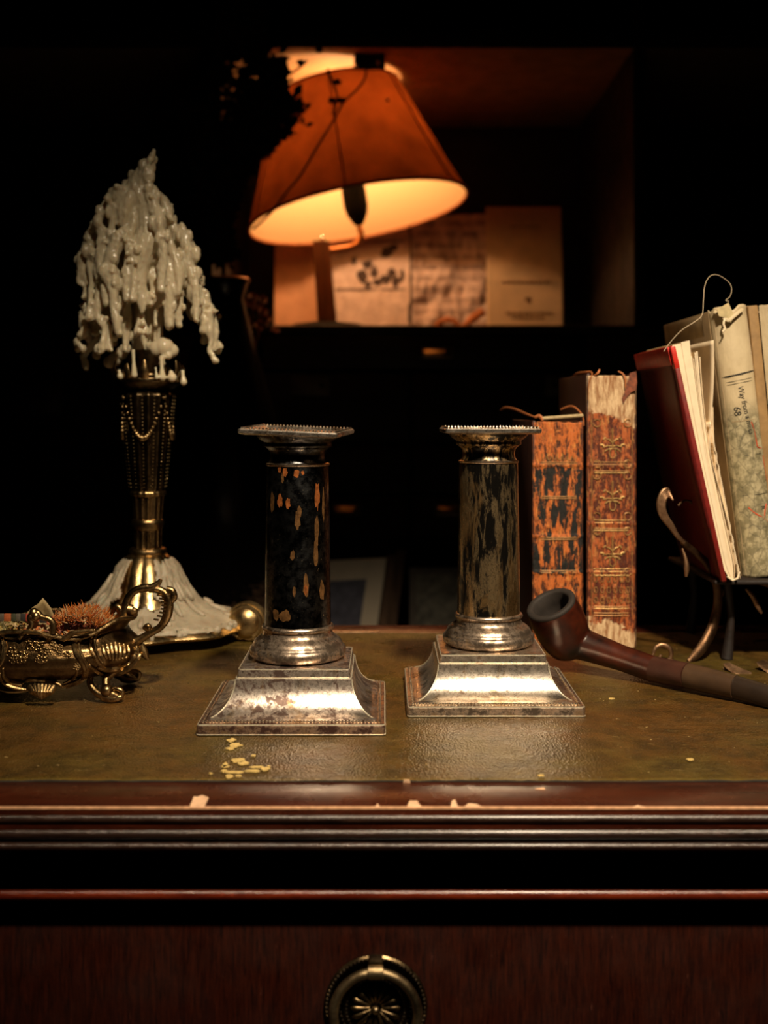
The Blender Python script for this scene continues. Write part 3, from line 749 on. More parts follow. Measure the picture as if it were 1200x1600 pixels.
for pts, r_ in (([(20,470),(34,530),(20,600),(0,640)], .0011), ([(10,470),(22,530),(8,600)], .0008),
                ([(580,425),(520,445),(475,470),(465,520),(480,570),(515,620),(530,680),(500,730),(440,755),(390,770)], .0014),
                ([(560,450),(505,470),(490,520),(505,575),(545,640),(540,700),(500,745),(420,775)], .0011),
                ([(570,460),(565,520),(590,580),(620,630),(660,660)], .0013), ([(600,440),(588,490),(600,560),(640,620)], .0010),
                ([(480,640),(478,690),(440,730),(400,750)], .0009), ([(20,660),(30,710),(80,745),(130,760)], .0012), ([(0,690),(20,740),(80,775),(160,790)], .0012),
                ([(130,760),(180,725),(250,730),(330,740),(380,765)], .0013), ([(0,790),(60,800),(150,795),(200,785)], .0012),
                ([(620,650),(680,665),(760,650),(820,610),(850,560),(850,530)], .0018), ([(560,640),(640,690),(720,690),(800,660),(860,600),(870,550)], .0016),
                ([(0,440),(50,462),(110,465),(150,430),(200,430),(260,440),(330,490)], .0012), ([(240,500),(300,480),(325,430),(318,390)], .0013), ([(330,400),(345,440),(400,470),(450,440),(520,425),(590,420)], .0014)):
    relief([b1(*p) for p in pts], r_)
for (a_, b_, r_) in ((210,535,.0036), (255,540,.0026), (262,590,.0030), (240,600,.0018), (130,590,.0030), (75,560,.0028), (85,600,.0022), (150,575,.0022), (330,515,.0020), (300,555,.0020), (350,545,.0022), (375,530,.0016), (370,560,.0016), (420,575,.0020), (185,490,.0018), (235,490,.0014), (480,645,.0018), (660,545,.0012)):
    p = onb(*b1(a_, b_)); r_ *= 1.5                   # roses and leaves in relief
    fo = M().ball(p, r_*.30, 10, 7)
    for k in range(5):                                # overlapping petal lobes, each a little cupped ring
        aa = 2*pi*k/5 + a_; pc = p + Vector((cos(aa), 0, sin(aa)))*r_*.50
        fo.tube([pc + Vector((cos(t), -.25*abs(sin(t)), sin(t)))*r_*.36 for t in [R(x_*40) for x_ in range(10)]], [r_*.13]*10, 6)
        fo.ball(pc, r_*.30, 8, 6, (1, .35, 1))
    fo.build('flower_relief', m_brass, bowl, smooth=180)
for k in range(7):                                    # gadroons on the end bulge
    pts = [(640+k*26, 500+abs(k-3)*6), (652+k*25, 560), (665+k*20, 600-abs(k-3)*3)]
    relief([b1(*p) for p in pts], .0012, 'gadroon')
# crest above the rim, mask pendant under it
m_ = M()
for pts, r_ in (([(170,440),(200,380),(185,345),(205,315),(235,310),(260,335),(310,350),(335,385),(330,440)], .0020), ([(120,470),(140,440),(125,405),(150,400)], .0018), ([(190,330),(215,345),(240,320)], .0024)):
    q_ = smooth_path([P(*b1(*p), BY-.040) for p in pts], 5); m_.tube(q_, [r_]*len(q_), 8)
m_.ball(P(*b1(212, 308), BY-.040), .0030, 10, 8); m_.ball(P(*b1(225, 330), BY-.041), .0028, 10, 8)
m_.build('crest', m_brass, bowl, smooth=60)
m_ = M()
for k in range(7):
    x0_ = 190+k*24; q_ = [P(*b1(x0_, 765+abs(k-3)*3), BY-.037), P(*b1(x0_*.8+52, 800), BY-.040), P(*b1(x0_*.55+118, 822+(3-abs(k-3))*8), BY-.037)]
    m_.tube(q_, [.0022, .0024, .0012], 8)
m_.build('shell_pendant', m_brass, bowl, smooth=60)
# feet
for sx in (1, -1):
    for sy, fy in ((-1, -.034), (1, .034)):
        def fq(a_, b_, dy=0):
            p = P(*b1(a_, b_), BY-.022+dy); return Vector((BX + sx*(p.x-BX), BY + (p.y-BY)*(1 if sy < 0 else -1), p.z))
        m_ = M()
        for pts, r_ in (([(545,640,.004),(560,700,0),(565,760,-.002),(600,810,-.004),(650,838,-.005),(700,848,-.005)], [.0026, .0024, .0022, .0026, .0030, .0028]),
                        ([(760,640,.006),(700,690,.002),(665,720,0),(665,780,-.003),(690,820,-.005),(740,845,-.005)], [.0022, .0026, .0028, .0026, .0032, .0024]),
                        ([(640,850,-.005),(700,857,-.005),(762,845,-.005)], [.0024, .0032, .0020]), ([(700,790,-.004),(745,795,-.004),(765,815,-.004),(755,840,-.004)], [.0014, .0018, .0018, .0018])):
            q_ = smooth_path([(*fq(*p), r0_) for p, r0_ in zip(pts, r_)], 4)
            m_.tube([c_[:3] for c_ in q_], [c_[3] for c_ in q_], 9)
        m_.ball(fq(668, 800, -.006), .0042, 12, 9)
        zmin = min(p.z for p in m_.v); m_.v = [p + Vector((0, 0, -zmin*max(0, 1-(p.z-zmin)/.02))) for p in m_.v]
        m_.build('scroll_foot', m_brass, bowl, smooth=60)
# handles: scroll loops at both ends
for sx in (1, -1):
    def hq(a_, b_, dy=0):
        p = P(*b1(a_, b_), BY-.004+dy); return Vector((BX + sx*(p.x-BX), p.y, p.z))
    h_ = M()
    for pts in ([(715,470,.0050),(735,400,.0048),(760,350,.0044),(780,300,.0036),(790,250,.0028),(810,205,.0026),(850,170,.0026),(900,155,.0028),(950,150,.0026),(990,125,.0020),(1005,100,.0012)],
                [(690,330,.0010),(725,275,.0024),(750,290,.0030),(770,330,.0030)],
                [(930,165,.0022),(985,165,.0026),(1030,190,.0030),(1052,240,.0034),(1050,300,.0034),(1035,350,.0030),(1000,400,.0026),(950,430,.0026),(900,460,.0026),(850,490,.0034),(820,500,.0044)],
                [(1040,165,.0024),(1075,175,.0026),(1085,215,.0026),(1060,240,.0022)], [(1050,310,.0020),(1080,285,.0008)], [(800,290,.0040),(835,295,.0036),(845,280,.0018)],
                [(900,415,.0018),(925,395,.0024),(930,420,.0020)], [(880,510,.0024),(900,560,.0030),(925,602,.0010)]):
        q_ = smooth_path([(*hq(a_, b_), r_) for a_, b_, r_ in pts], 5)
        h_.tube([c_[:3] for c_ in q_], [c_[3] for c_ in q_], 9, .8)
    for k in range(9):
        t = k/8; a0_ = hq(985+55*sin(pi*t*.9)-20*t, 175+175*t, -.0035); h_.tube([a0_-Vector((.0022*sx, 0, 0)), a0_+Vector((.0010*sx, 0, -.0006))], [.0007, .0007], 6)
    h_.build('scroll_handle', m_brass, bowl, smooth=60)

# what the bowl holds
def rnd(a, b): return random.uniform(a, b)
def speck(name, label, cat, n_, cxr, cyr, zr, cols, kind_, size, seed):
    random.seed(seed)
    mats = cols; ms = M(); fm_ = []
    for k in range(n_):
        c = Vector((rnd(*cxr), rnd(*cyr), rnd(*zr)))
        d = Vector((rnd(-1, 1), rnd(-1, 1), rnd(-.5, 1))).normalized(); L = rnd(*size); nb = len(ms.f)
        if kind_ == 'curl':
            u_ = d.orthogonal().normalized(); pts = [c + (d*cos(t)*L + u_*sin(t)*L)*.5 for t in (0, .7, 1.4, 2.1, 2.8)]; ms.tube(pts, [.0002, .0005, .0006, .0005, .0002], 5, .45)
        else:
            ms.tube([c, c+d*L*.5, c+d*L+Vector((rnd(-.001, .001), 0, 0))], [.0003, .00026, .00008], 4)
        fm_ += [random.randrange(len(mats))]*(len(ms.f)-nb)
    o = ms.build(name, mats, None, smooth=60); o.data.polygons.foreach_set('material_index', fm_)
    return tag(o, label, cat, kind='stuff')
m_p = lambda nm, c, r=.7: plain(nm, c, r, sc=300)
m_g1, m_g2, m_g3 = m_p('dried_yellow_petal', (.30, .22, .055)), m_p('dried_green_bit', (.12, .10, .03)), m_p('pale_straw', (.42, .30, .15))
m_r1, m_r2, m_r3 = m_p('rust_red_fibre', (.34, .075, .012)), m_p('orange_fibre', (.46, .15, .022)), m_p('deep_red_petal', (.16, .035, .02))
random.seed(9)
fill = M().sheet(lambda u, v: Vector((BX + (v*.060)*cos(2*pi*u), BY + (v*.034)*sin(2*pi*u), .0405+.003*noise.noise(Vector((u*9, v*9, 0))))), 40, 8)
tag(fill.build('dried_petal_bed', m_r3, None, smooth=180), 'dark red bed of crumbled petals inside the brass bowl', 'potpourri', kind='stuff')
speck('yellow_potpourri', 'greenish yellow curled dried petals at the left of the bowl', 'potpourri', 520, (BX-.050, BX-.006), (BY-.033, BY+.02), (.0400, .0480), [m_g1, m_g1, m_g2, m_g3], 'curl', (.003, .006), 1)
speck('mixed_potpourri', 'brown and orange dried bits behind the bowl crest', 'potpourri', 420, (BX-.012, BX+.040), (BY-.033, BY+.026), (.0400, .0455), [m_r3, m_r1, m_r2, m_g3], 'curl', (.002, .005), 2)
random.seed(4)
pm_ = M(); fm_ = []
for k in range(1900):                                 # feathery rust plume
    u = rnd(0, 1); c = Vector((W(92+u*84, BY-.006), BY-.006+rnd(-.016, .010), .0485+.006*sin(pi*min(1, u*1.1))+rnd(-.003, .002)))
    d = Vector((rnd(-.7, .9), rnd(-.8, .5), rnd(.1, 1))).normalized(); L = rnd(.003, .008); nb = len(pm_.f)
    pm_.tube([c, c+d*L*.6, c+d*L], [.00030, .00024, .00006], 4); fm_ += [random.choice((0, 0, 1, 1, 2))]*(len(pm_.f)-nb)
o = pm_.build('dried_flower_head', [m_r1, m_r2, m_g3], None, smooth=60); o.data.polygons.foreach_set('material_index', fm_)
tag(o, 'fuzzy rust-orange dried flower head beside the handle, in the bowl', 'dried flower', kind='stuff')
def leaf(name, pts, Y, mat, label, dish=.004):
    c = sum((Vector(P(x_, y_, Y)) for x_, y_ in pts), Vector())/len(pts); n_ = len(pts)
    m_ = M(); ring = [P(x_, y_, Y) for x_, y_ in pts]; rings = [ring]
    for t in (.66, .33): rings.append([c + (p-c)*t + Vector((0, dish*(1-t), 0)) for p in ring])
    v = [p for r_ in rings for p in r_] + [c + Vector((0, dish, 0))]; f = []
    for i in range(2):
        for k in range(n_): f.append((i*n_+k, i*n_+(k+1) % n_, (i+1)*n_+(k+1) % n_, (i+1)*n_+k))
    for k in range(n_): f.append((2*n_+k, 2*n_+(k+1) % n_, 3*n_))
    m_.add(v, f); o = m_.build(name, mat, None, smooth=180); o.modifiers.new('t', 'SOLIDIFY').thickness = .0004
    return tag(o, label, 'leaf')
m_leaf = plain('dry_olive_leaf', (.30, .22, .10), .6, sc=120)
leaf('dried_leaf', [(38,975),(42,957),(52,948),(60,943),(67,934),(72,940),(80,950),(86,966),(92,975),(78,992),(52,992)], BY-.002, m_leaf, 'pointed dry olive-brown leaf standing up in the middle of the bowl')
rb = root('woven_ribbon', 'dark ribbon band of red, orange and grey squares lying across the bowl', 'ribbon', P(40, 966, BY-.004))
rc = [plain('ribbon_'+nm, c, .7, sc=500) for nm, c in (('grey', (.085, .070, .050)), ('orange', (.36, .085, .02)), ('green', (.035, .040, .018)), ('black', (.02, .018, .016)), ('red', (.35, .04, .02)))]
xs = [-40, -22, -8, 6, 17, 24, 32, 40, 50, 62, 74, 84, 96, 103, 111]
for i in range(len(xs)-1):
    x0_, x1_ = xs[i], xs[i+1]; dz = .0 if i < 8 else -.0022*(i-8)*.4
    a_, b_ = P(x0_, 959, BY-.006), P(x1_, 970, BY-.006); k = [0, 2, 0, 1, 2, 0, 3, 4, 1, 3, 4, 3, 4, 0][i]
    yy = BY-.006 - (.0 if i < 8 else .001*(i-8))
    M().box(a_.x, b_.x, yy, yy+.0012, b_.z+dz-.0005, a_.z+dz, .0004).build('ribbon_square', rc[k], rb)

# ------------------------------------------------------------------ old books
def spine_strip(w_, z0, z1, bulge, seg=14, edge=.0015):
    pts = []
    for i in range(seg+1):
        t = i/seg*2-1; pts.append((t*w_/2, -bulge*math.sqrt(max(0, 1-t*t*.98)) + bulge*.14))
    return pts
def old_book(name, label, x0, x1, Yf, ztop, depth, m_sp, m_cov, m_page, bands, zbot=0.0, bulge=.004, cut=0.0, group=None, lift=0.0):
    w_ = x1-x0; cx_ = (x0+x1)/2
    t = root(name, label, 'book', (cx_, Yf+depth/2, zbot))
    sec = [(cx_+a, Yf+bulge+b) for a, b in spine_strip(w_, 0, 0, bulge)]
    NZ = 90; rows = []
    random.seed(int(ztop*1000))
    def sp(u, v):
        i = u*(len(sec)-1); j = min(int(i), len(sec)-2); f_ = i-j; x_ = sec[j][0]*(1-f_)+sec[j+1][0]*f_; y_ = sec[j][1]*(1-f_)+sec[j+1][1]*f_
        z_ = zbot + v*(ztop-cut-zbot)
        if v > .985: z_ += .0012*noise.noise(Vector((u*7, ztop*9, 1)))
        b = 0
        for bz in bands: b = max(b, 1-abs(z_-bz)/.0016)
        n_ = noise.noise(Vector((x_*160, z_*70, 2)))*.0004 + noise.noise(Vector((x_*400, z_*200, 5)))*.00022
        return Vector((x_, y_ - .0011*max(0, b) + n_, z_))
    o = M().sheet(sp, 42, 150).build('spine', m_sp, t, smooth=180); md = o.modifiers.new('t', 'SOLIDIFY'); md.thickness = .0008; md.offset = 0
    for s_, nm in ((-1, 'front_cover'), (1, 'back_cover')):
        xa = cx_ + s_*w_/2; xb = xa - s_*.0026
        c_ = M(); n_ = 12
        def cf(u, v, X=None):
            return Vector((X, Yf+.0035+u*(depth-.0035), zbot + v*(ztop-zbot) + (.0014*noise.noise(Vector((u*9, s_*3, ztop)))*(v > .99))))
        c_.box(min(xa, xb), max(xa, xb), Yf+.0030, Yf+depth, zbot, ztop-.0002, .0008)
        c_.build(nm, m_cov, t)
    pb = M().box(x0+.0030, x1-.0030, Yf+.0040+bulge*.6, Yf+depth-.004, zbot+.002, ztop-.0035).build('page_block', m_page, t, smooth=0)
    return t
def leather_spine(name, base, dark, pale, amt, zp=None, black=0):
    n = N(name); v = n.co((1, 1, .32))
    f = n.noise(620, 8, .75, v, .8); g = n.noise(210, 7, .7, v, 1.0); h = n.noise(60, 4, .6, v)
    fm = n.math('ADD', n.math('ADD', n.math('MULTIPLY', f, .4), n.math('MULTIPLY', g, .4)), n.math('MULTIPLY', h, .2))
    c = n.mix(n.ramp(fm, [(amt-.03, 0), (amt+.012, 1)]), dark, base)
    c = n.mix(n.ramp(n.noise(330, 7, .75, v), [(.56, 0), (.62, .8)]), c, pale)
    c = n.mix(n.ramp(n.noise(500, 6, .75, n.co((1, 1, .18), loc=(1, 2, 3))), [(.57, 0), (.62, .9)]), c, dark)
    xyz = n.xyz()
    if black:                                          # panel where the surface flaked back to black
        zz_ = n.math('ADD', xyz[2], n.math('MULTIPLY', n.noise(120, 5), .02))
        band = n.math('MULTIPLY', n.math('GREATER_THAN', zz_, black[0]), n.math('LESS_THAN', zz_, black[1]))
        pb_ = n.ramp(n.noise(150, 7, .68, n.co((1.1, 1, .26), loc=(.037, .0, .02)), .5), [(.485, 0), (.495, 1)])
        c = n.mix(n.math('MULTIPLY', band, pb_), c, (.010, .010, .009))
    if zp:                                             # the leather has gone at head and tail, showing the pale lining
        zz_ = n.math('ADD', xyz[2], n.math('ADD', n.math('MULTIPLY', n.noise(70, 8, .75), .04), n.math('MULTIPLY', xyz[0], .30)))
        lo, hi = zp
        m1 = n.math('MAXIMUM', n.math('LESS_THAN', zz_, lo+.020), n.math('GREATER_THAN', zz_, hi+.020))
        pl = n.mix(n.ramp(n.noise(190, 7, .75, n.co((2, 1, .35))), [(.40, 0), (.58, 1)]), (.36, .17, .07), (.80, .58, .34))
        c = n.mix(m1, c, pl)
    n.set(color=c, rough=n.ramp(f, [(.4, .62), (.6, .36)]), spec=.5); n.bump(fm, 1.0, .0022); n.bump(n.noise(900, 4), .3, .0003); return n.m
m_sp1 = leather_spine('flaking_orange_calf', (.60, .155, .030), (.050, .014, .006), (.74, .30, .07), .492, black=(.070, .155))
m_sp2 = leather_spine('worn_red_brown_calf', (.46, .115, .028), (.085, .016, .006), (.60, .27, .08), .515, zp=(.019, .184))
m_cov = plain('dark_brown_calf', (.045, .014, .008), .5, sc=60)
m_page = N('old_page_edges'); 
_c = m_page.mix(m_page.ramp(m_page.noise(3, 4, .6, m_page.co((400, 1, 1))), [(.35, 0), (.65, 1)]), (.30, .20, .11), (.62, .48, .30)); m_page.set(color=_c, rough=.8); m_page.bump(m_page.noise(3, 4, .6, m_page.co((400, 1, 1))), .5, .0005); m_page = m_page.m
Yb = .922
bz2 = [Zp(y, Yb) for y in (728, 818, 894, 953)]
bz1 = [Zp(y, Yb) for y in (727, 838, 895)]
bk1 = old_book('leather_book', 'shorter old book with flaking orange and black leather spine, behind the pipe', W(833, Yb), W(912, Yb), Yb, Zp(657, Yb), .150, m_sp1, m_cov, m_page, bz1, cut=.0015)
bk2 = old_book('leather_book', 'taller old book with gilt floral red-brown spine torn pale at the top', W(918, Yb), W(995, Yb), Yb, Zp(583, Yb), .150, m_sp2, m_cov, m_page, bz2, cut=.0020)
m_gilt2 = plain('rubbed_gilt_tooling', (.52, .33, .12), .40, metal=.6, sc=500, var=.6)
m_gilt3 = plain('dull_gilt_tooling', (.38, .20, .07), .42, metal=.4, sc=300)
def spine_y(cx_, w_, x_, bulge=.004): t = max(-.98, min(.98, (x_-cx_)/(w_/2))); return Yb + bulge - bulge*math.sqrt(1-t*t*.98) + bulge*.14
def tool(bk, pts, cx_, w_, r_, mat, m_=None):
    own = m_ is None; m_ = m_ or M()
    q_ = []
    for (x_, y_) in pts:
        X = W(x_, Yb); q_.append(Vector((X, spine_y(cx_, w_, X) - .0010, Zp(y_, Yb))))
    m_.tube(q_, [r_]*len(q_), 5, .5, up=(0, 1, 0)); return m_
c2, w2 = (W(918, Yb)+W(995, Yb))/2, W(995, Yb)-W(918, Yb)
c1, w1 = (W(833, Yb)+W(912, Yb))/2, W(912, Yb)-W(833, Yb)
for (yc, big) in ((693, 1), (775, 1), (862, 1)):      # one sprig per panel
    for s_ in (-1, 1):
        for (dx, dy, ex, ey, rr) in ((1, -2, 9, -7, .0005), (1, 4, 15, 6, .0004), (13, 4, 19, 2, .0008), (2, 8, 12, 12, .0005), (10, -9, 14, -6, .0007)):
            tool(bk2, [(957+s_*dx, yc+dy), (957+s_*(dx+ex)/2, yc+(dy+ey)/2-1.5), (957+s_*ex, yc+ey)], c2, w2, rr, None).build('gilt_petal', m_gilt2, bk2)
        tool(bk2, [(957+s_*5*sin(R(x_*30)), yc+15-8*cos(R(x_*30))) for x_ in range(7)], c2, w2, .0004, None).build('gilt_bud', m_gilt2, bk2)
        for t in (-1, 1):
            q_ = [(957+s_*(24+6*cos(a)), yc+t*32+6*sin(a)) for a in [R(x_*40) for x_ in range(9)]]
            tool(bk2, q_, c2, w2, .00045, None).build('gilt_scroll', m_gilt3, bk2)
    tool(bk2, [(957, yc+6), (957, yc-8), (957, yc-24)], c2, w2, .0007, None).build('gilt_stem', m_gilt3, bk2)
for yy in (722, 726, 736, 739, 813, 817, 826, 829, 889, 893, 899, 948, 951, 958, 962):
    tool(bk2, [(928+i*6, yy) for i in range(10)], c2, w2, .00035, None).build('gilt_line', m_gilt2 if yy % 2 else m_gilt3, bk2)
for k in range(6):
    for yy in (905, 922, 938): 
        q_ = [(931+k*10+3*cos(a), yy+5*sin(a)) for a in [R(x_*60) for x_ in range(7)]]
        tool(bk2, q_, c2, w2, .00035, None).build('gilt_scroll', m_gilt3, bk2)
for x_ in (925, 988):
    tool(bk2, [(x_, 640+i*12) for i in range(28)], c2, w2, .0003, None).build('gilt_line', m_gilt3, bk2)
for yy in (722, 725, 776, 779, 840, 843, 892, 895):
    tool(bk1, [(846+i*5, yy) for i in range(12)], c1, w1, .00035, None).build('gilt_line', m_gilt3, bk1)
for k in range(7):
    q_ = [(850+k*8+3*cos(a), 713+6*sin(a)) for a in [R(x_*45) for x_ in range(6)]]
    tool(bk1, q_, c1, w1, .00035, None).build('gilt_scroll', m_gilt2 if k % 2 else m_gilt3, bk1)
# torn head caps, curled leather scraps, loose threads
m_torn = plain('torn_orange_leather', (.46, .15, .045), .6, sc=200)
def scrap(pts, r_, bk, name='torn_leather', mat=None, fl=.5):
    q_ = smooth_path(pts, 5); n_ = len(q_); M().tube([Vector(p) for p in q_], [r_*(.5+.6*sin(pi*(i+.6)/(n_+1))) for i in range(n_)], 7, fl).build(name, mat or m_torn, bk)
hb_ = M()
for i in range(22): hb_.ball(P(848+i*2.9, 654-i*.22, Yb+.0035), .0016, 8, 5)
tag(hb_.build('headband', plain('cream_stitched_headband', (.42, .32, .17), .7, sc=300), bk1), kind='stuff')
scrap([P(782, 641, Yb+.14), P(790, 637, Yb+.12), P(805, 640, Yb+.07), P(822, 647, Yb+.03), P(838, 653, Yb+.004)], .0012, bk1)
scrap([P(836, 652, Yb+.004), P(843, 650, Yb+.002), P(848, 657, Yb)], .0014, bk1)
scrap([P(876, 640, Yb+.02), P(890, 635, Yb+.012), P(900, 638, Yb+.006), P(910, 650, Yb+.004), P(912, 665, Yb+.003)], .0010, bk1)
scrap([P(893, 592, Yb+.10), P(900, 584, Yb+.06), P(912, 582, Yb+.02), P(925, 583, Yb+.003), P(920, 600, Yb+.001), P(919, 625, Yb+.001)], .0009, bk2)
scrap([P(928, 587, Yb+.001), P(934, 583, Yb-.001), P(937, 577, Yb)], .0007, bk2)
scrap([P(966, 580, Yb+.001), P(973, 584, Yb-.001), P(977, 592, Yb-.002), P(977, 606, Yb-.002)], .0006, bk2, 'loose_thread')
M().poly([P(x_, y_, Yb-.0006) for x_, y_ in ((984,583),(994,580),(995.5,598),(994,609),(987,612),(979,621),(974,631),(972,622),(977,611),(979,600),(983,592))], (0, .0014, 0)).build('torn_leather', plain('torn_dark_leather', (.20, .05, .018), .5, sc=300, var=.7, bump=.8), bk2, smooth=0)

# ------------------------------------------------------------------ tobacco pipe
m_briar = N('dark_red_briar'); _f = m_briar.noise(60, 6, .6, m_briar.co((1, 1, 1), (0, .6, 0)))
_x = m_briar.xyz()
m_briar.set(color=m_briar.mix(m_briar.ramp(_f, [(.35, 0), (.65, 1)]), (.009, .003, .002), (.062, .011, .004)), rough=.34, coat=.12, coat_rough=.2, spec=.35); m_briar.bump(_f, .08, .0005); m_briar = m_briar.m
m_charred = plain('charred_bowl_rim', (.018, .013, .010), .75, sc=200)
m_stem = plain('brown_vulcanite', (.020, .011, .006), .45, sc=80)
m_stem2 = plain('light_brown_vulcanite', (.050, .026, .012), .45, sc=80)
nrm = Vector((-.41, -.33, .85)).normalized()
rimc = P(861, 945, .832); bot = rimc - nrm*.0445
pipe = root('tobacco_pipe', 'dark red briar tobacco pipe lying on the desk in front of the old books', 'pipe', (rimc.x+.03, rimc.y, 0))
pb = M()
pb.lathe([(.0, .0), (.0100, .0010), (.0150, .0055), (.0178, .0130), (.0192, .0225), (.0194, .032), (.0186, .041), (.0180, .0445), (.0152, .0445), (.0150, .040), (.0145, .022), (.006, .0115), (0, .0110)], bot, 48, nrm)
A1 = bot + nrm*.012 + Vector((.004, -.002, 0)); B1 = P(1022, 1046, .805)
sh = [A1, A1.lerp(B1, .25), A1.lerp(B1, .6), B1]
pb.tube(sh, [.0125, .0108, .0092, .0090], 24)
pbo = pb.build('pipe_bowl', m_briar, pipe, smooth=180); remesh(pbo, .0009, 6)
mnz = min((pbo.matrix_world @ v.co).z for v in pbo.data.vertices) + 0
M().lathe([(.0183, .0436), (.0184, .0452), (.0172, .0462), (.0145, .0460), (.0133, .0448), (.0131, .036), (.0126, .022), (.0050, .0150), (.0, .0146), (.0, .0140), (.0060, .0142), (.0134, .0215), (.0137, .036)], bot, 48, nrm, closed=True).build('charred_rim', m_charred, pipe, smooth=60)
C1 = P(1075, 1056, .783); D1 = P(1150, 1074, .757); E1 = P(1212, 1092, .735); E2 = P(1290, 1106, .712)
dr_ = (B1-A1).normalized()
M().tube([B1-dr_*.001, B1.lerp(C1, .5), C1], [.0089, .0088, .0086], 24).build('shank_extension', plain('dull_dark_briar', (.045, .016, .010), .42, sc=90), pipe)
M().tube([C1, C1.lerp(D1, .5), D1], [.0086, .0083, .0078], 24, .95).build('ferrule', m_stem2, pipe)
M().tube([D1, E1, E1.lerp(E2, .6), E2], [.0077, .0072, .0056, .0050], 24, .8).build('mouthpiece', m_stem, pipe)

# ------------------------------------------------------------------ scrolled bronze book stand at the right, with its books
st = root('book_stand', 'scrolled bronze book stand with curled leaf ornaments under the leaning books', 'book stand', (.27, .90, 0))
def scroll(pts, name, mat=None, fl=.7, k=1.0):
    q_ = smooth_path([(*P(x_, y_, Y), r_*k) for x_, y_, Y, r_ in pts], 5)
    return M().tube([c_[:3] for c_ in q_], [c_[3] for c_ in q_], 10, fl).build(name, mat or m_bronze, st)
m_pale_leaf = brass('rubbed_bronze_leaf', (.60, .38, .22), (.22, .12, .07), .42)
for t in range(5):                                    # feathered leaf curl
    o_ = t*2.4
    scroll([(1048+o_*.4, 772+o_, .868-.001*t, .0007), (1042+o_*.3, 764+o_*1.1, .868, .0014), (1034+o_*.5, 770+o_, .867, .0017), (1029+o_*.8, 788+o_*.6, .867, .0018), (1034+o_*.8, 806+o_*.2, .868, .0018), (1046+o_*.5, 822, .869, .0016), (1058, 838-o_*.3, .870, .0014), (1069, 849-o_*.2, .871, .0010)], 'leaf_curl', m_pale_leaf, .8)
scroll([(1066, 846, .872, .0022), (1085, 862, .876, .0026), (1104, 880, .880, .0030), (1118, 905, .884, .0034), (1122, 940, .886, .0038), (1115, 975, .886, .0042), (1104, 1000, .882, .0044), (1092, 1018, .878, .0042), (1076, 1034, .874, .0024)], 'stand_leg', m_bronze, .7)
scroll([(1066, 857, .866, .0008), (1071, 872, .865, .0014), (1073, 888, .865, .0020), (1072, 901, .866, .0010)], 'hanging_leaf', m_pale_leaf)
scroll([(1020, 1024, .880, .0012), (1025, 1012, .880, .0016), (1036, 1008, .880, .0018), (1047, 1014, .880, .0018), (1048, 1027, .880, .0018), (1040, 1034, .880, .0016), (1031, 1030, .880, .0014), (1033, 1023, .880, .0012)], 'foot_curl', m_pale_leaf)
scroll([(1046, 1030, .882, .0018), (1065, 1040, .876, .0022), (1078, 1036, .874, .0024)], 'foot_rail', m_bronze)
scroll([(1092, 800, .885, .0009), (1082, 786, .885, .0010), (1070, 782, .885, .0010), (1060, 790, .885, .0010)], 'leaf_curl', m_bronze)
scroll([(1125, 930, .886, .0030), (1140, 910, .888, .0028), (1160, 900, .888, .0030), (1180, 905, .888, .0034), (1215, 915, .888, .0036)], 'stand_arm', m_bronze)
scroll([(1166, 920, .878, .0012), (1176, 932, .876, .0018), (1184, 948, .876, .0018), (1190, 958, .877, .0010)], 'hanging_leaf', m_pale_leaf)
for pts in ([(1132,1042),(1142,1041),(1156,1048),(1176,1056),(1166,1062),(1150,1056)], [(1184,1040),(1196,1036),(1212,1044),(1214,1056),(1200,1052)]):
    M().poly([P(x_, y_, .846 - (y_-1040)*.0008) for x_, y_ in pts], (0, .003, .002)).build('foot_leaf', m_pale_leaf, st, smooth=0)
scroll([(1130, 1046, .848, .0030), (1165, 1056, .842, .0036), (1215, 1062, .838, .0034)], 'foot_rail', m_bronze)
TZ = .0640
M().box(.245, .430, .858, 1.00, TZ-.0035, TZ, .0012).build('shelf', m_darkwood, st)
for x_, y_ in ((.262, .99), (.415, .99), (.415, .87), (.262, .885)):
    M().tube([(x_, y_, TZ-.004), (x_+.004, y_+.002, TZ*.5), (x_, y_, .0)], [.0035, .0028, .0045], 10).build('stand_leg', m_darkwood, st)

def lean(o, ang, piv):                                # lean a whole book in the x-z plane about its lower corner
    pv = Vector(piv); o.location = pv; return o
def leaning_root(name, label, piv, ang):
    t = root(name, label, 'book', piv); ORG[t.name] = Vector((0, 0, 0)); t.rotation_euler = (0, R(-ang), 0); return t
m_cream = N('fore_edge_pages'); _v = m_cream.co((1, 1, 1)); _n = m_cream.noise(4, 3, .6, m_cream.co((900, 2, 2)))
m_cream.set(color=m_cream.mix(m_cream.ramp(_n, [(.35, 0), (.6, 1)]), (.42, .30, .17), (.84, .68, .46)), rough=.75, sss=.05, sss_scale=.001); m_cream.bump(_n, .8, .0006); m_cream = m_cream.m
m_leafp = plain('cream_paper', (.80, .66, .46), .7, sc=80, var=.1)
m_red = plain('dark_red_book_cloth', (.12, .005, .004), .5, sc=200)
m_scar = plain('lit_scarlet_red', (.50, .022, .012), .42, sc=200)  # brighter red painted in where light catches the cover head
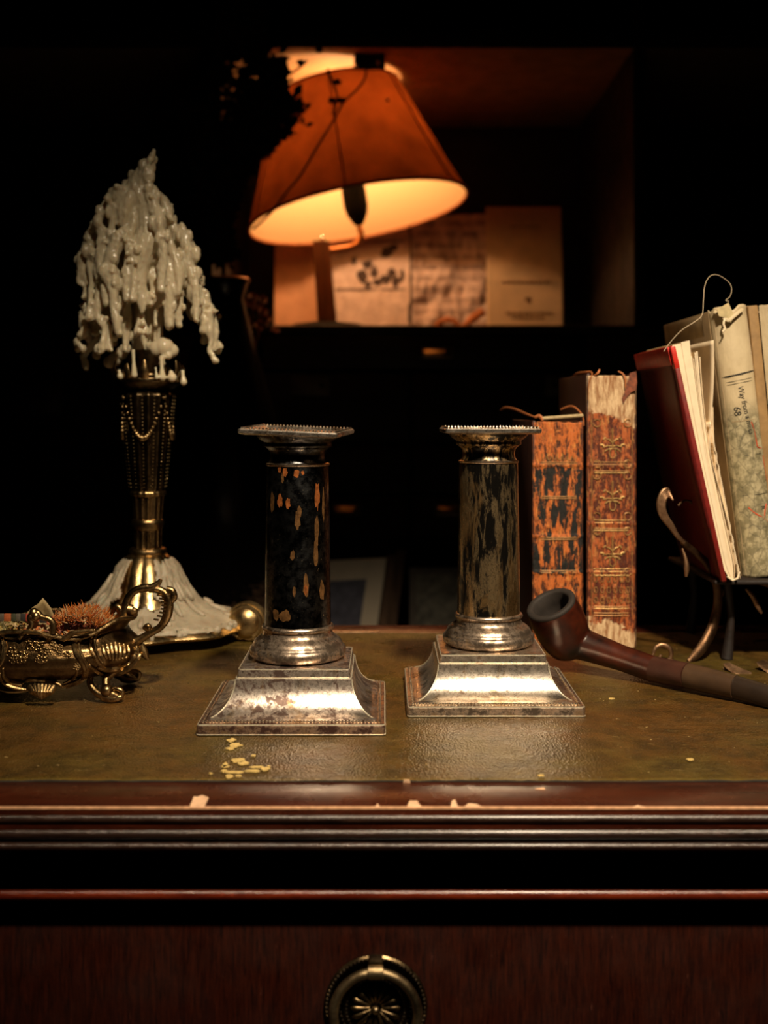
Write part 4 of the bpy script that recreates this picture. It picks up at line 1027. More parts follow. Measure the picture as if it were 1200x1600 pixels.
# map-covered book
def map_mat():
    n = N('folded_map_cover'); g = n.noise(60, 6, .7); v = n.voro(130); xyz = n.xyz()
    c = n.mix(n.ramp(n.noise(20, 5, .6), [(.35, 0), (.65, 1)]), (.50, .40, .24), (.66, .55, .36))
    lower = n.ramp(n.math('ADD', xyz[2], n.math('MULTIPLY', g, .02)), [(.125, 1), (.145, 0)])
    veg = n.mix(n.ramp(n.noise(130, 8, .7), [(.44, 0), (.58, 1)]), (.16, .145, .08), (.42, .37, .23))
    c = n.mix(n.math('MULTIPLY', lower, .9), c, veg)
    ct = n.new('ShaderNodeTexVoronoi', feature='DISTANCE_TO_EDGE'); ct.inputs['Scale'].default_value = 120; n.link(n.co((1, 1, .7)), ct.inputs['Vector'])
    ln = n.ramp(ct.outputs['Distance'], [(.0, 1), (.035, 0)]); c = n.mix(n.math('MULTIPLY', n.math('MULTIPLY', ln, lower), .8), c, (.10, .09, .06))
    n.set(color=c, rough=.6, spec=.35); n.bump(n.noise(150, 6, .7, n.co((1, 1, .3))), .5, .0012); n.bump(n.noise(40, 4, .6, n.co((1, 1, .4))), .4, .0016); return n.m
m_map = map_mat()
m_board = plain('buff_cover_board', (.36, .25, .13), .7, sc=40)
LA = 7.2
piv = Vector((W(1196, .868), .868, TZ+.0012))
mb_ = leaning_root('map_covered_book', 'thick book wrapped in a folded map with red roads, leaning at the right', piv, LA)
HB = .205; TW = .0275
def mspine(u, v):
    a = -1.75 + 3.5*u; r_ = TW/2
    x_ = r_*sin(a)*.98; y_ = .012 - .012*cos(a)*1.0 if abs(a) < pi/2 else .012 + (abs(a)-pi/2)*.012
    z_ = v*HB
    if v > .9: z_ -= .006*max(0, noise.noise(Vector((u*5, 7, 2)))+.15)*(v-.9)*10
    return Vector((x_, y_ + .0006*noise.noise(Vector((x_*200, z_*60, 8))), z_))
o = M().sheet(mspine, 40, 90).build('spine', m_map, mb_, smooth=180); md = o.modifiers.new('t', 'SOLIDIFY'); md.thickness = .0006
M().box(-TW/2-.0008, -TW/2+.0010, .012, .152, .0, HB-.002, .0006).build('front_cover', m_board, mb_)
M().box(TW/2-.0010, TW/2+.0008, .012, .152, .0, HB-.002, .0006).build('back_cover', m_board, mb_)
M().box(-TW/2+.0012, TW/2-.0012, .006, .145, .002, HB-.007).build('page_block', m_page, mb_, smooth=0)
M().box(-TW/2-.0016, -TW/2-.0009, .030, .148, HB-.020, HB-.0035, .0003).build('cover_head_strip', plain('faded_board_strip', (.42, .31, .17), .75, sc=80), mb_)
def on_sp(x_, z_, off=.0007): 
    a = math.asin(max(-.99, min(.99, x_/(TW/2*.98)))); return Vector((x_, .012-.012*cos(a)-off, z_))
def band(z_, r_, mat, name, tilt=.0):
    q_ = [on_sp(TW/2*.97*(-1+2*i/16), z_+tilt*(i/16-.5)) for i in range(17)]; M().tube(q_, [r_]*17, 5, .5, up=(0, 1, 0)).build(name, mat, mb_)
m_ink = plain('black_ink', (.012, .012, .010), .6, bump=0); m_redink = plain('red_road_ink', (.50, .07, .02), .6, bump=0)
band(.1530, .0007, m_ink, 'black_line', .003); band(.1485, .00018, m_ink, 'fold_line', .002); band(.1465, .00018, m_ink, 'fold_line', .002); band(.1180, .00020, m_board, 'fold_line'); band(.092, .00020, m_ink, 'fold_line'); band(.062, .0002, m_ink, 'fold_line')
for pts in ([(.004, .1165), (.0055, .108), (.0062, .101), (.0068, .097), (.010, .0955)], [(.0105, .090), (.0108, .078), (.0112, .070)], [(-.006, .053), (-.001, .0475), (.004, .044), (.009, .0385)], [(.008, .054), (.006, .049), (.005, .045)], [(.009, .034), (.0075, .022), (.004, .010)]):
    q_ = smooth_path([on_sp(x_, z_) for x_, z_ in pts], 5); M().tube([Vector(p) for p in q_], [.00055]*len(q_), 5, .5, up=(0, 1, 0)).build('red_road', m_redink, mb_)
def text_on(body, size, org_z, x_c, name, mat, parent, follow):
    cu = bpy.data.curves.new('t', 'FONT'); cu.body = body; cu.size = size; cu.extrude = .00005; cu.resolution_u = 3
    to = bpy.data.objects.new('t', cu); col.objects.link(to); dg = bpy.context.evaluated_depsgraph_get(); me = bpy.data.meshes.new_from_object(to.evaluated_get(dg))
    bpy.data.objects.remove(to)
    for v in me.vertices: v.co = follow(v.co)
    me.name = name; o = bpy.data.objects.new(name, me); col.objects.link(o); o.parent = parent; me.materials.clear(); me.materials.append(mat); return o
# writing runs down the spine
text_on('Way from a miles', .0060, 0, 0, 'map_lettering', m_ink, mb_, lambda c: on_sp(max(-.012, min(.012, -.0030 + c.x*.10 + c.y)), .1440 - c.x*.85, .0009 - c.z))
text_on('68', .0068, 0, 0, 'map_number', m_ink, mb_, lambda c: on_sp(-.0075 + c.y, .1290 - c.x, .0009 - c.z))
text_on('R', .0050, 0, 0, 'map_letter', m_ink, mb_, lambda c: on_sp(.003 + c.y, .0530 - c.x, .0009 - c.z))
# torn cloth and thread at the head of the spine
M().tube([Vector(p) for p in smooth_path([(-.012, .004, HB-.003), (-.009, -.001, HB-.006), (-.005, -.004, HB-.011), (-.001, -.004, HB-.009), (.004, -.003, HB-.006), (.008, .0, HB-.004)], 5)], [.0014]*26, 7, .5).build('torn_headcap', m_map, mb_)
M().tube([Vector(p) for p in smooth_path([(-.006, -.003, HB-.008), (-.0085, -.004, HB-.013), (-.008, -.004, HB-.017), (-.010, -.004, HB-.019)], 5)], [.0008]*16, 6, .6).build('frayed_cloth', m_leafp, mb_)
M().poly([(-.0115, -.002, HB-.002), (-.003, -.004, HB+.002), (-.0005, -.004, HB-.006), (-.003, -.0045, HB-.013), (-.006, -.004, HB-.009), (-.011, -.003, HB-.007)], (0, .0008, 0)).build('torn_paper', plain('yellowed_paper', (.52, .42, .22), .7, sc=200), mb_, smooth=0)
# buff book beyond
piv4 = Vector((W(1240, .872), .872, TZ+.0012))
b4 = leaning_root('buff_book', 'tall buff-boarded book with a ragged map spine at the far right edge', piv4, 5.5)
HB4 = .206
M().box(-.0145, -.0125, .004, .150, 0, HB4, .0007).build('front_cover', m_board, b4)
M().box(-.0145, -.0070, .0005, .006, 0, HB4-.0003, .0010).build('spine_joint', plain('brown_cloth_joint', (.30, .18, .07), .7, sc=90), b4)
M().sheet(lambda u, v: Vector((-.0068 + .024*u, -.0005 - .006*sin(pi*u) + .0006*noise.noise(Vector((u*9, v*50, 0))), v*(HB4-.001) + .001*noise.noise(Vector((u*8, 0, 3)))*(v > .98))), 16, 70).build('spine', m_map, b4, smooth=180)
M().box(-.0124, .0150, .004, .146, .002, HB4-.005).build('page_block', m_page, b4, smooth=0)
M().box(.0155, .0175, .004, .150, 0, HB4, .0007).build('back_cover', m_board, b4)

# red notebook with its pages fanning open
Yr = .850
pr_ = Vector((W(1146, Yr), Yr, TZ+.001))
RA = 12.4
rbk = leaning_root('red_book', 'slim open red book, cream page edges fanned, leaning on the map book', pr_, RA)
HR = .0955/cos(R(RA))+.0005
HR = (Zp(538, Yr)-pr_.z)/cos(R(RA))
def cover_x(v): return -.0040 - .0035*sin(pi*min(1, v*1.0))*0.6
cov = M().sheet(lambda u, v: Vector((cover_x(v)-.0010+.0012*u*0, .0008 + u*.118, v*HR)), 6, 30)
o = cov.build('front_cover', m_red, rbk, smooth=180); md = o.modifiers.new('t', 'SOLIDIFY'); md.thickness = .0022; md.offset = 1
M().box(-.0085, -.0045, .0, .006, .0005, HR-.016, .0012).build('cover_edge', plain('deep_red_edge', (.17, .008, .005), .5, sc=200), rbk)
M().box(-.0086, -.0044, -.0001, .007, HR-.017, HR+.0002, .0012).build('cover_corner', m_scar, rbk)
M().box(-.0098, -.0084, .004, .1185, HR-.0135, HR+.0003, .0004).build('cover_head_strip', m_scar, rbk)  # lit strip along the cover head, light put into the colour
# page block in leaves: thick stack, then loose gatherings bending away to the right at the top
def pagestack(x0_, x1_, fan0, fan1, name, mat, ztop, y0_=.0, seed=0, pinch=.0):
    def fn(s_, v):
        z_ = v*ztop; w_ = max(0, (v-.42)/.58)
        f_ = fan0 if s_ == 0 else fan1
        base = (x0_ if s_ == 0 else x1_)*(1 - .80*max(0, (.10-v)/.10)**2) 
        return base + f_*(w_**1.7)
    m_ = M(); nv = 44
    v = []
    for j in range(nv+1):
        t = j/nv; xa, xb = fn(0, t), fn(1, t)
        v += [Vector((xa, y0_, t*ztop)), Vector((xb, y0_, t*ztop)), Vector((xb, .112, t*ztop)), Vector((xa, .112, t*ztop))]
    f = [(0, 1, 2, 3), (nv*4+3, nv*4+2, nv*4+1, nv*4)]
    for j in range(nv):
        for k in range(4): f.append((j*4+k, j*4+(k+1) % 4, (j+1)*4+(k+1) % 4, (j+1)*4+k))
    return m_.add(v, f).build(name, mat, rbk, smooth=30)
pagestack(-.0060, -.0032, -.0006, .0030, 'page_gathering', m_leafp, HR+.0008, .0006)
pagestack(-.0031, -.0006, .0031, .0070, 'page_gathering', m_leafp, HR+.0016, .0002)
for i, (a_, b_, fa, fb, zt, mt) in enumerate(((-.0005, .0002, .0052, .0056, HR-.010, m_leafp), (.0003, .0009, .0058, .0062, HR-.012, m_cream), (.0010, .0015, .0072, .0076, HR-.008, m_leafp),
        (.0016, .0022, .0080, .0086, HR-.0075, m_leafp), (.0023, .0028, .0088, .0092, HR-.012, m_cream))):
    pagestack(a_, b_, fa, fb, 'page_gathering', mt, zt, .0004 + .0003*i)
pagestack(.0029, .0038, .0090, .0094, 'page_gathering', m_cream, HR-.05, .0010)
def lastleaf(u, v):                                   # the loose endpaper that bellies out
    z_ = v*(HR-.002); w_ = max(0, (v-.55)/.45)
    return Vector((.0044 + 0.0205*w_**1.1*(1-.10*w_) + .0010*sin(v*9) - .0015*sin(pi*u)*w_, -.0005 + u*.085 , z_))
o = M().sheet(lastleaf, 10, 50).build('endpaper', m_leafp, rbk, smooth=180); o.modifiers.new('t', 'SOLIDIFY').thickness = .0003
def backc(u, v): return Vector((.0052 + .0030*v + .0008*noise.noise(Vector((0, v*22, 0))), -.0008 + u*.115, v*HR*.66))
o = M().sheet(backc, 4, 50).build('back_cover', m_leafp, rbk, smooth=180); o.modifiers.new('t', 'SOLIDIFY').thickness = .0006
M().tube([(-.0040, -.0006, .004), (-.001, -.0010, .0005), (.003, -.0010, .0010), (.0056, -.0008, .0055)], [.0008]*4, 8).build('rounded_corner', m_leafp, rbk)
for k, zt in enumerate((.070, .062, .058, .054, .036, .030, .026, .020)):
    M().box(-.0088+.0001, -.0085, .0010, .0024, zt*HR/.1, (zt+.0032)*HR/.1).build('cover_lettering', m_ink, rbk, smooth=0)
# loose thread
thp = smooth_path([P(1037, 549, .855), P(1048, 534, .855), P(1065, 516, .856), P(1085, 503, .858), P(1097, 492, .86), P(1099, 470, .862), P(1101, 448, .864), P(1107, 434, .866), P(1117, 429, .868),
                   P(1130, 434, .869), P(1141, 444, .870), P(1143, 455, .870), P(1140, 464, .870), P(1134, 469, .870), P(1139, 471, .8685)], 6)
tag(M().tube([Vector(p) for p in thp], [.00022]*len(thp), 6).build('loose_thread', plain('pale_linen_thread', (.62, .50, .34), .7, bump=0), None), 'thin pale thread looping up between the red book and the map book', 'thread')

# ------------------------------------------------------------------ the dark bureau behind, with its lit nook
YC = 1.90
def Zc(y, Y=YC): return Zp(y, Y)
bur = root('bureau_cabinet', 'nearly black wooden bureau cabinet with drawers and open nook behind the lamp', 'cabinet', (0, 2.15, -.76))
ZB = -.20
SH = Zc(508)
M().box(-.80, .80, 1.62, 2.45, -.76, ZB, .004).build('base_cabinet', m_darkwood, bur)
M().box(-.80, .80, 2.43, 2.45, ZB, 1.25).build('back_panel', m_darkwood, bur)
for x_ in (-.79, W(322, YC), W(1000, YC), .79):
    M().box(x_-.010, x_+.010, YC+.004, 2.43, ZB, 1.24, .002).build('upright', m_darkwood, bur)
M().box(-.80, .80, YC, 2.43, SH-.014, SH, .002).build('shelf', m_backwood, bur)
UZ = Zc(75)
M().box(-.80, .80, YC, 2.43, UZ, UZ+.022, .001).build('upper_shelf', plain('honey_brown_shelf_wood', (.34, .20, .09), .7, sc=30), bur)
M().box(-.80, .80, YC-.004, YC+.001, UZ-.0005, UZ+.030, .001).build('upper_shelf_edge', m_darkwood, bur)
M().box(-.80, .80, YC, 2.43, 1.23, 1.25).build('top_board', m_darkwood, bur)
def drawer(x0, x1, y0, y1, name='drawer'):
    return M().box(W(x0, YC)+.002, W(x1, YC)-.002, YC-.002, YC+.30, Zc(y1)+.0015, Zc(y0)-.0015, .002).build(name, m_backwood, bur)
def cup_pull(dw, x, y, w_, mat):
    hw = w_/2*YC/F; c = (W(x, YC), YC-.002, Zc(y))
    m_ = M().sheet(lambda u, v: Vector((c[0]-hw*cos(pi*u), c[1]-.012*sin(pi*u)*sin(pi*.5*v)-.001, c[2]+.006-.013*v+.002*sin(pi*u))), 20, 8)
    o = m_.build('drawer_pull', mat, dw, smooth=180); o.modifiers.new('t', 'SOLIDIFY').thickness = .0015
    M().box(c[0]-hw-.002, c[0]+hw+.002, YC-.0035, YC-.0018, c[2]-.0085, c[2]+.0095, .0008).build('pull_plate', mat, dw)
m_dimbr = plain('dull_cabinet_brass', (.45, .30, .16), .35, .9, sc=80)
m_iron = plain('grey_tarnished_plate', (.16, .13, .10), .45, .8, sc=60)
d1_ = drawer(408, 895, 524, 578); cup_pull(d1_, 683, 552, 46, m_dimbr)
M().box(-.80, .80, YC+.012, YC+.30, ZB+.16, SH-.014-.075).build('fall_front', m_darkwood, bur)
for (x0, x1, y0, y1) in ((408, 640, 582, 690), (644, 895, 582, 690), (-120, 390, 524, 700), (915, 1340, 524, 700), (408, 640, 694, 770), (644, 895, 694, 770), (-120, 390, 704, 790), (408, 640, 774, 840), (644, 895, 774, 840), (915, 1340, 704, 840), (-120, 390, 794, 840)):
    dw = drawer(x0, x1, y0, y1)
    if (x0, y0) in ((408, 774), (644, 774)): cup_pull(dw, 540 if x0 == 408 else 703, 797, 40, m_dimbr)
    lp = {(408, 582): (485, 602, 60, 34, 503), (644, 582): (866, 602, 30, 34, 866), (-120, 524): (53, 623, 86, 50, 78), (-120, 704): (366, 746, 76, 22, None)}.get((x0, y0))
    if lp:
        cx_, cy_, w_, h_, kx = lp
        if cx_ > x1: continue
        pz = M().box(W(cx_-w_/2, YC), W(cx_+w_/2, YC), YC-.0045, YC-.0018, Zc(cy_+h_/2), Zc(cy_-h_/2), .0012).build('lock_plate' if kx else 'label_holder', m_iron if kx else m_dimbr, dw)
        if kx:
            c = Vector((W(kx, YC), YC-.0046, Zc(cy_)))
            M().lathe([(.0, -.001), (.0045, -.001), (.0045, .0006), (.0, .0006)], c, 20, (0, -1, 0)).build('keyhole', m_ink, pz)
            if cx_ == 53: M().ball(c+Vector((0, -.004, .006)), .0075, 16, 10).build('latch_knob', m_iron, pz); M().box(W(18, YC), W(24, YC), YC-.0062, YC-.0044, Zc(637), Zc(608), .0005).build('slot', m_ink, pz)
# bracket screwed under the upper shelf
br = root('shelf_bracket', 'small dark metal bracket with two bright screws under the upper shelf, above the shade', 'bracket', (W(576, 1.94), 1.94, UZ))
M().box(W(553, 1.93), W(602, 1.93), 1.928, 1.934, Zp(109, 1.93), UZ-.0003, .001).build('plate', m_ink, br)
M().box(W(553, 1.93), W(602, 1.93), 1.928, 1.960, UZ-.003, UZ-.0003, .001).build('flange', m_ink, br)
m_chrome = plain('bright_screw_metal', (.95, .9, .8), .2, 1.0, bump=0)
for x_, y_ in ((557, 103), (591, 98)): M().ball(P(x_, y_, 1.926), .0042, 14, 10, (1, .6, 1)).build('screw', m_chrome, br)

# ------------------------------------------------------------------ table lamp in the nook
LX, LY = W(560, 2.05), 2.05
TI = Matrix.Rotation(R(-10.4), 3, 'Y') @ Matrix.Rotation(R(-3.7), 3, 'X')
LC = Vector((LX, LY, Zp(332, LY)-.002)); LN = TI @ Vector((0, 0, 1))
lampo = root('table_lamp', 'table lamp with tilted rust-red cone shade glowing from inside, on the nook shelf', 'lamp', (W(512, LY), LY, SH))
LL, RB, RT = .220, .1955, .1135
def shade_mat(name, diff, trans, k, spots=False):
    m_ = bpy.data.materials.new(name); m_.use_nodes = True; t = m_.node_tree; t.nodes.remove(t.nodes['Principled BSDF'])
    d = t.nodes.new('ShaderNodeBsdfDiffuse'); tr = t.nodes.new('ShaderNodeBsdfTranslucent'); mx = t.nodes.new('ShaderNodeMixShader'); mx.inputs[0].default_value = k
    d.inputs[0].default_value = (*diff, 1); tr.inputs[0].default_value = (*trans, 1)
    if spots:
        tc = t.nodes.new('ShaderNodeTexCoord'); nz = t.nodes.new('ShaderNodeTexNoise'); nz.inputs['Scale'].default_value = 22; nz.inputs['Detail'].default_value = 6
        rp = t.nodes.new('ShaderNodeValToRGB'); rp.color_ramp.elements[0].position = .3; rp.color_ramp.elements[1].position = .7
        rp.color_ramp.elements[0].color = tuple(x*.55 for x in trans)+(1,); rp.color_ramp.elements[1].color = (*trans, 1)
        t.links.new(tc.outputs['Object'], nz.inputs[0]); t.links.new(nz.outputs['Fac'], rp.inputs[0]); t.links.new(rp.outputs[0], tr.inputs[0])
    t.links.new(d.outputs[0], mx.inputs[1]); t.links.new(tr.outputs[0], mx.inputs[2]); t.links.new(mx.outputs[0], t.nodes['Material Output'].inputs[0]); return m_
m_lining = shade_mat('cream_shade_lining', (.92, .70, .42), (.85, .55, .26), .35)
m_cover = shade_mat('rust_red_shade_cover', (.20, .050, .018), (.34, .115, .038), .62, True)
def cone(off, nz_=14):
    m_ = M(); return m_.sheet(lambda u, v: LC + TI @ Vector(((RB+(RT-RB)*(v**.93)+off)*cos(2*pi*u), (RB+(RT-RB)*(v**.93)+off)*sin(2*pi*u), LL*v)), 96, nz_)
cone(.0012).build('shade_cover', m_cover, lampo, smooth=180)
cone(-.0012).build('shade_lining', m_lining, lampo, smooth=180)
m_trim = plain('orange_brown_shade_binding', (.42, .14, .05), .7, sc=80)
for rr, hh, nm in ((RB, 0, 'lower_binding'), (RT, LL, 'upper_binding')):
    q_ = [LC + TI @ Vector((rr*cos(2*pi*k/96), rr*sin(2*pi*k/96), hh)) for k in range(97)]
    M().tube(q_, [.0030]*97, 8).build(nm, m_trim, lampo)
for k in range(6):
    a = 2*pi*k/6 + .45; q_ = [LC + TI @ Vector(((RB+(RT-RB)*v**.93+.0020)*cos(a), (RB+(RT-RB)*v**.93+.0020)*sin(a), LL*v)) for v in [i/8 for i in range(9)]]
    M().tube(q_, [.0016]*9, 6).build('shade_seam', m_trim, lampo)
M().ball(P(605, 157, 1.925), .0036, 12, 8).build('stud', m_chrome, lampo)
BL = LC + LN*.125
m_bulb = bpy.data.materials.new('glowing_bulb'); m_bulb.use_nodes = True
_b = m_bulb.node_tree.nodes['Principled BSDF']; _b.inputs['Base Color'].default_value = (1, .8, .5, 1); _b.inputs['Emission Color'].default_value = (1, .52, .23, 1); _b.inputs['Emission Strength'].default_value = 118
M().lathe([(.0, -.040), (.012, -.038), (.013, -.025), (.022, -.010), (.027, .006), (.024, .020), (.014, .029), (0, .032)], BL, 24, LN).build('bulb', m_bulb, lampo, smooth=180)
m_blk = plain('black_bakelite', (.003, .0025, .002), .7, sc=40, spec=.08)
S0 = P(561, 352, LY)
dS = (BL - LN*.038 - S0); Ls = dS.length
M().lathe([(.006, 0), (.010, .004), (.0185, .020), (.0215, .034), (.0215, .062), (.0180, Ls*.85), (.0155, Ls+.004), (.0, Ls+.004)], S0, 32, dS).build('lamp_socket', m_blk, lampo, smooth=50)
m_cop = plain('copper_lamp_arm', (.62, .28, .12), .35, .9, sc=60)
q_ = smooth_path([P(561, 354, LY), P(564, 366, LY), P(560, 379, LY), P(548, 386, LY), P(532, 389, LY), P(512, 391, LY), P(500, 386, LY)], 6)
M().tube([Vector(p) for p in q_], [.0055]*len(q_), 12).build('arm', m_cop, lampo)
m_ = M(); 
pA, pB = P(502, 378, LY), P(512, 508, LY); pB.z = SH+.012
for p, hw in ((pA, .0135), (pB, .0165)): pass
v = [];
for p, hw in ((pB, .0165), (pA, .0145)):
    v += [p+Vector((-hw, -hw, 0)), p+Vector((hw, -hw, 0)), p+Vector((hw, hw, 0)), p+Vector((-hw, hw, 0))]
m_.add(v, [(0, 3, 2, 1), (4, 5, 6, 7), (0, 1, 5, 4), (1, 2, 6, 5), (2, 3, 7, 6), (3, 0, 4, 7)]).build('post', wood('reddish_lamp_post', (.10, .03, .012), (.22, .08, .03), .4, axis='z'), lampo)
M().lathe([(.0, 0), (.065, 0), (.066, .006), (.060, .012), (.03, .016), (0, .016)], (pB.x, LY, SH+.0002), 48).build('base', m_blk, lampo, smooth=50)
M().ball(P(503, 373, LY), .0050, 14, 10).build('finial', m_chrome, lampo)

# ------------------------------------------------------------------ papers standing in the nook
YP = 2.285
def card(name, label, cat, px0, px1, ytop, Y, mat, curve=.0, thick=.003, amp=.0, folds=(), ztop2=None, seed=0):
    x0, x1 = W(px0, Y), W(px1, Y); z0, z1 = SH+.0006, Zp(ytop, Y)
    t = root(name, label, cat, ((x0+x1)/2, Y, SH))
    def fn(u, v):
        y = Y + curve*sin(pi*u) + amp*noise.noise(Vector((u*4+seed, v*5, seed))) + amp*.5*noise.noise(Vector((u*11+seed, v*13, 2))) + .05*v*v*.6
        for f_ in folds: y += -.006*max(0, 1-abs(u-f_)/.08)
        return Vector((x0+(x1-x0)*u, y, z0+(z1-z0)*v))
    o = M().sheet(fn, 40, 40).build('sheet', mat, t, smooth=180); md = o.modifiers.new('t', 'SOLIDIFY'); md.thickness = thick; md.offset = 0
    return t, fn
def printed(name, paper, ink, sc, thr):
    n = N(name); c = n.mix(n.ramp(n.noise(30, 5), [(.3, 0), (.7, 1)]), tuple(x*.8 for x in paper), paper)
    lines = n.new('ShaderNodeTexWave', wave_type='BANDS', bands_direction='Z'); lines.inputs['Scale'].default_value = sc; lines.inputs['Distortion'].default_value = .6; n.link(n.co(), lines.inputs['Vector'])
    m1 = n.math('MULTIPLY', n.math('GREATER_THAN', lines.outputs['Fac'], .5), n.ramp(n.noise(60, 4, .7), [(.42, 0), (.52, thr)]))
    n.set(color=n.mix(m1, c, ink), rough=.75, spec=.15); return n.m
m_news = printed('yellowed_newsprint', (.86, .74, .72), (.20, .13, .11), 60, .5)
m_mag = printed('creased_magazine_page', (.78, .66, .64), (.20, .13, .11), 14, .6)
m_booklet = plain('cream_booklet_cover', (.72, .58, .40), .7, sc=30, var=.1)
m_brcard = plain('orange_brown_card', (.70, .40, .24), .7, sc=20, var=.15)
t1_, f1_ = card('folded_card', 'curved orange-brown card standing left of the lamp post', 'card', 428, 508, 372, YP-.02, m_brcard, .018)
t2_, f2_ = card('newspaper_page', 'yellowed newspaper page with small dark pictures standing behind the lamp post', 'newspaper', 516, 641, 340, YP, m_news, .0, amp=.004)
t3_, f3_ = card('magazine_page', 'creased grey magazine page standing between newspaper and cream booklet', 'magazine', 644, 762, 330, YP+.005, m_mag, .01, amp=.016, seed=5)
t4_, f4_ = card('cream_booklet', 'upright cream booklet with faint lines of print, rightmost in the nook', 'booklet', 761, 880, 320, YP-.03, m_booklet, .0, thick=.006)
m_pic = plain('halftone_dark', (.06, .04, .035), .8, sc=50)
def ontop(fn, px0, px1, ytop, Y):
    def g(x_, y_):
        x0, x1 = W(px0, Y), W(px1, Y); z0, z1 = SH, Zp(ytop, Y); p = P(x_, y_, Y)
        u = (p.x-x0)/(x1-x0); v = (p.z-z0)/(z1-z0); q = fn(u, v); return q + Vector((0, -.0030, 0))
    return g
g2 = ontop(f2_, 516, 641, 340, YP)
random.seed(8)
for (cx_, cy_, rx, ry) in ((553, 406, 4, 9), (574, 412, 9, 8), (566, 430, 9, 12), (585, 425, 7, 10), (603, 394, 12, 9), (616, 386, 8, 6), (602, 436, 10, 10), (618, 440, 7, 9), (590, 441, 8, 6), (612, 425, 7, 8), (575, 445, 5, 6), (628, 430, 4, 12)):
    n_ = 10; ps = [g2(cx_+rx*cos(2*pi*i/n_)*random.uniform(.6, 1.2), cy_+ry*sin(2*pi*i/n_)*random.uniform(.6, 1.2)) for i in range(n_)]
    M().poly(ps, (0, .0008, 0)).build('printed_figure', m_pic, t2_, smooth=0)
for yy in (374, 451): M().poly([g2(524, yy), g2(632, yy), g2(632, yy+2.2), g2(524, yy+2.2)], (0, .0008, 0)).build('printed_rule', m_pic, t2_, smooth=0)
M().poly([g2(638, 350), g2(640.5, 350), g2(640.5, 505), g2(638, 505)], (0, .0008, 0)).build('printed_rule', m_pic, t2_, smooth=0)
g4 = ontop(f4_, 761, 880, 320, YP-.03)
def dash(y_, x0_, x1_, h, k, par):
    random.seed(int(y_)); x_ = x0_
    while x_ < x1_:
        w_ = random.uniform(3, 9); e = min(x_+w_, x1_); M().poly([g4(x_, y_-h), g4(e, y_-h), g4(e, y_+h), g4(x_, y_+h)], (0, .0010, 0)).build('print_line', k, par, smooth=0); x_ = e + random.uniform(1, 3)
g4_old = g4
g4 = lambda x_, y_: g4_old(x_, y_) + Vector((0, -.0022, 0))
m_faint = plain('faint_brown_print', (.24, .15, .08), .8, bump=0)
dash(441, 785, 860, 2.0, m_faint, t4_); dash(468, 820, 828, 3.4, m_faint, t4_); dash(490, 790, 862, 1.6, m_faint, t4_); dash(497, 800, 850, 1.2, m_faint, t4_); dash(352, 800, 845, 1.0, m_faint, t4_)
# curled dried peel in front of the papers
pl = M()
for pts, r_ in (([(676, 506), (684, 492), (698, 486), (712, 490), (718, 502)], .006), ([(722, 503), (732, 490), (745, 480), (756, 472)], .009), ([(690, 504), (700, 498), (712, 505)], .005), ([(728, 508), (745, 500), (757, 504)], .007)):
    q_ = smooth_path([P(x_, y_, 2.20) for x_, y_ in pts], 5); pl.tube([Vector(p) for p in q_], [r_*random.uniform(.7, 1.1) for _ in q_], 8, .5)
zmin = min(p.z for p in pl.v); pl.v = [p + Vector((0, 0, SH - zmin + .0003)) for p in pl.v]
o = pl.build('dried_peel', plain('dried_orange_peel', (.55, .20, .07), .6, sc=90), None, smooth=180); remesh(o, .002, 2)
tag(o, 'curled dried orange peel on the shelf before the magazine page', 'dried fruit')

# ------------------------------------------------------------------ tall vase with dark dried branches left of the lamp
VX, VY = W(350, 1.76), 1.76
vase = root('tall_vase', 'tall black glazed vase standing left of the lamp', 'vase', (VX, VY, ZB))
zr_ = Zp(437, VY)
M().lathe([(.0, 0), (.055, 0), (.060, .01), (.085, .12), (.095, .24), (.080, .38), (.045, .50), (.030, zr_-ZB-.03), (.036, zr_-ZB-.004), (.039, zr_-ZB), (.034, zr_-ZB), (.026, zr_-ZB-.03), (.0, zr_-ZB-.04)],
          (VX, VY, ZB), 64).build('body', plain('black_glaze', (.010, .008, .007), .22, sc=40), vase, smooth=60)
M().ball(P(340, 497, VY-.046), .0045, 14, 10).build('glint_ball', m_chrome, vase)  # bright ball added on the vase to give a highlight dot
M().ball(P(340, 540, VY-.090), .0035, 14, 10).build('glint_ball', m_iron, vase)
M().lathe([(.037, -.002), (.0405, 0), (.037, .002), (.034, 0)], (VX, VY, zr_), 64, closed=True).build('rim_band', m_cop, vase, smooth=180)
m_dkleaf = plain('black_brown_dried_leaf', (.012, .006, .004), .8, sc=40)
random.seed(31)
stems = [[(352, 430), (342, 330), (352, 245), (392, 170), (395, 60), (388, -10)], [(352, 430), (340, 330), (366, 258), (420, 200), (448, 165)], [(350, 430), (335, 300), (330, 200), (350, 100), (362, 10)],
         [(352, 430), (345, 360), (360, 300), (372, 262)], [(352, 430), (342, 300), (372, 210), (418, 150), (424, 100)], [(350, 430), (326, 330), (312, 260), (316, 180)], [(352, 430), (342, 320), (362, 250), (418, 222)]]
pd = root('dried_branches', 'near-black feathery dried branches rising from the vase across the shade', 'dried plant', (VX, VY, zr_-.03))
for sp_ in stems:
    dy = random.uniform(-.02, .05)
    q_ = smooth_path([(*P(x_, y_, VY + dy*i/5), .0022-.0003*i) for i, (x_, y_) in enumerate(sp_)], 6)
    q_[0] = (VX, VY, zr_-.03, .0022)
    M().tube([c_[:3] for c_ in q_], [c_[3] for c_ in q_], 6).build('stem', m_dkleaf, pd)
lv = M()
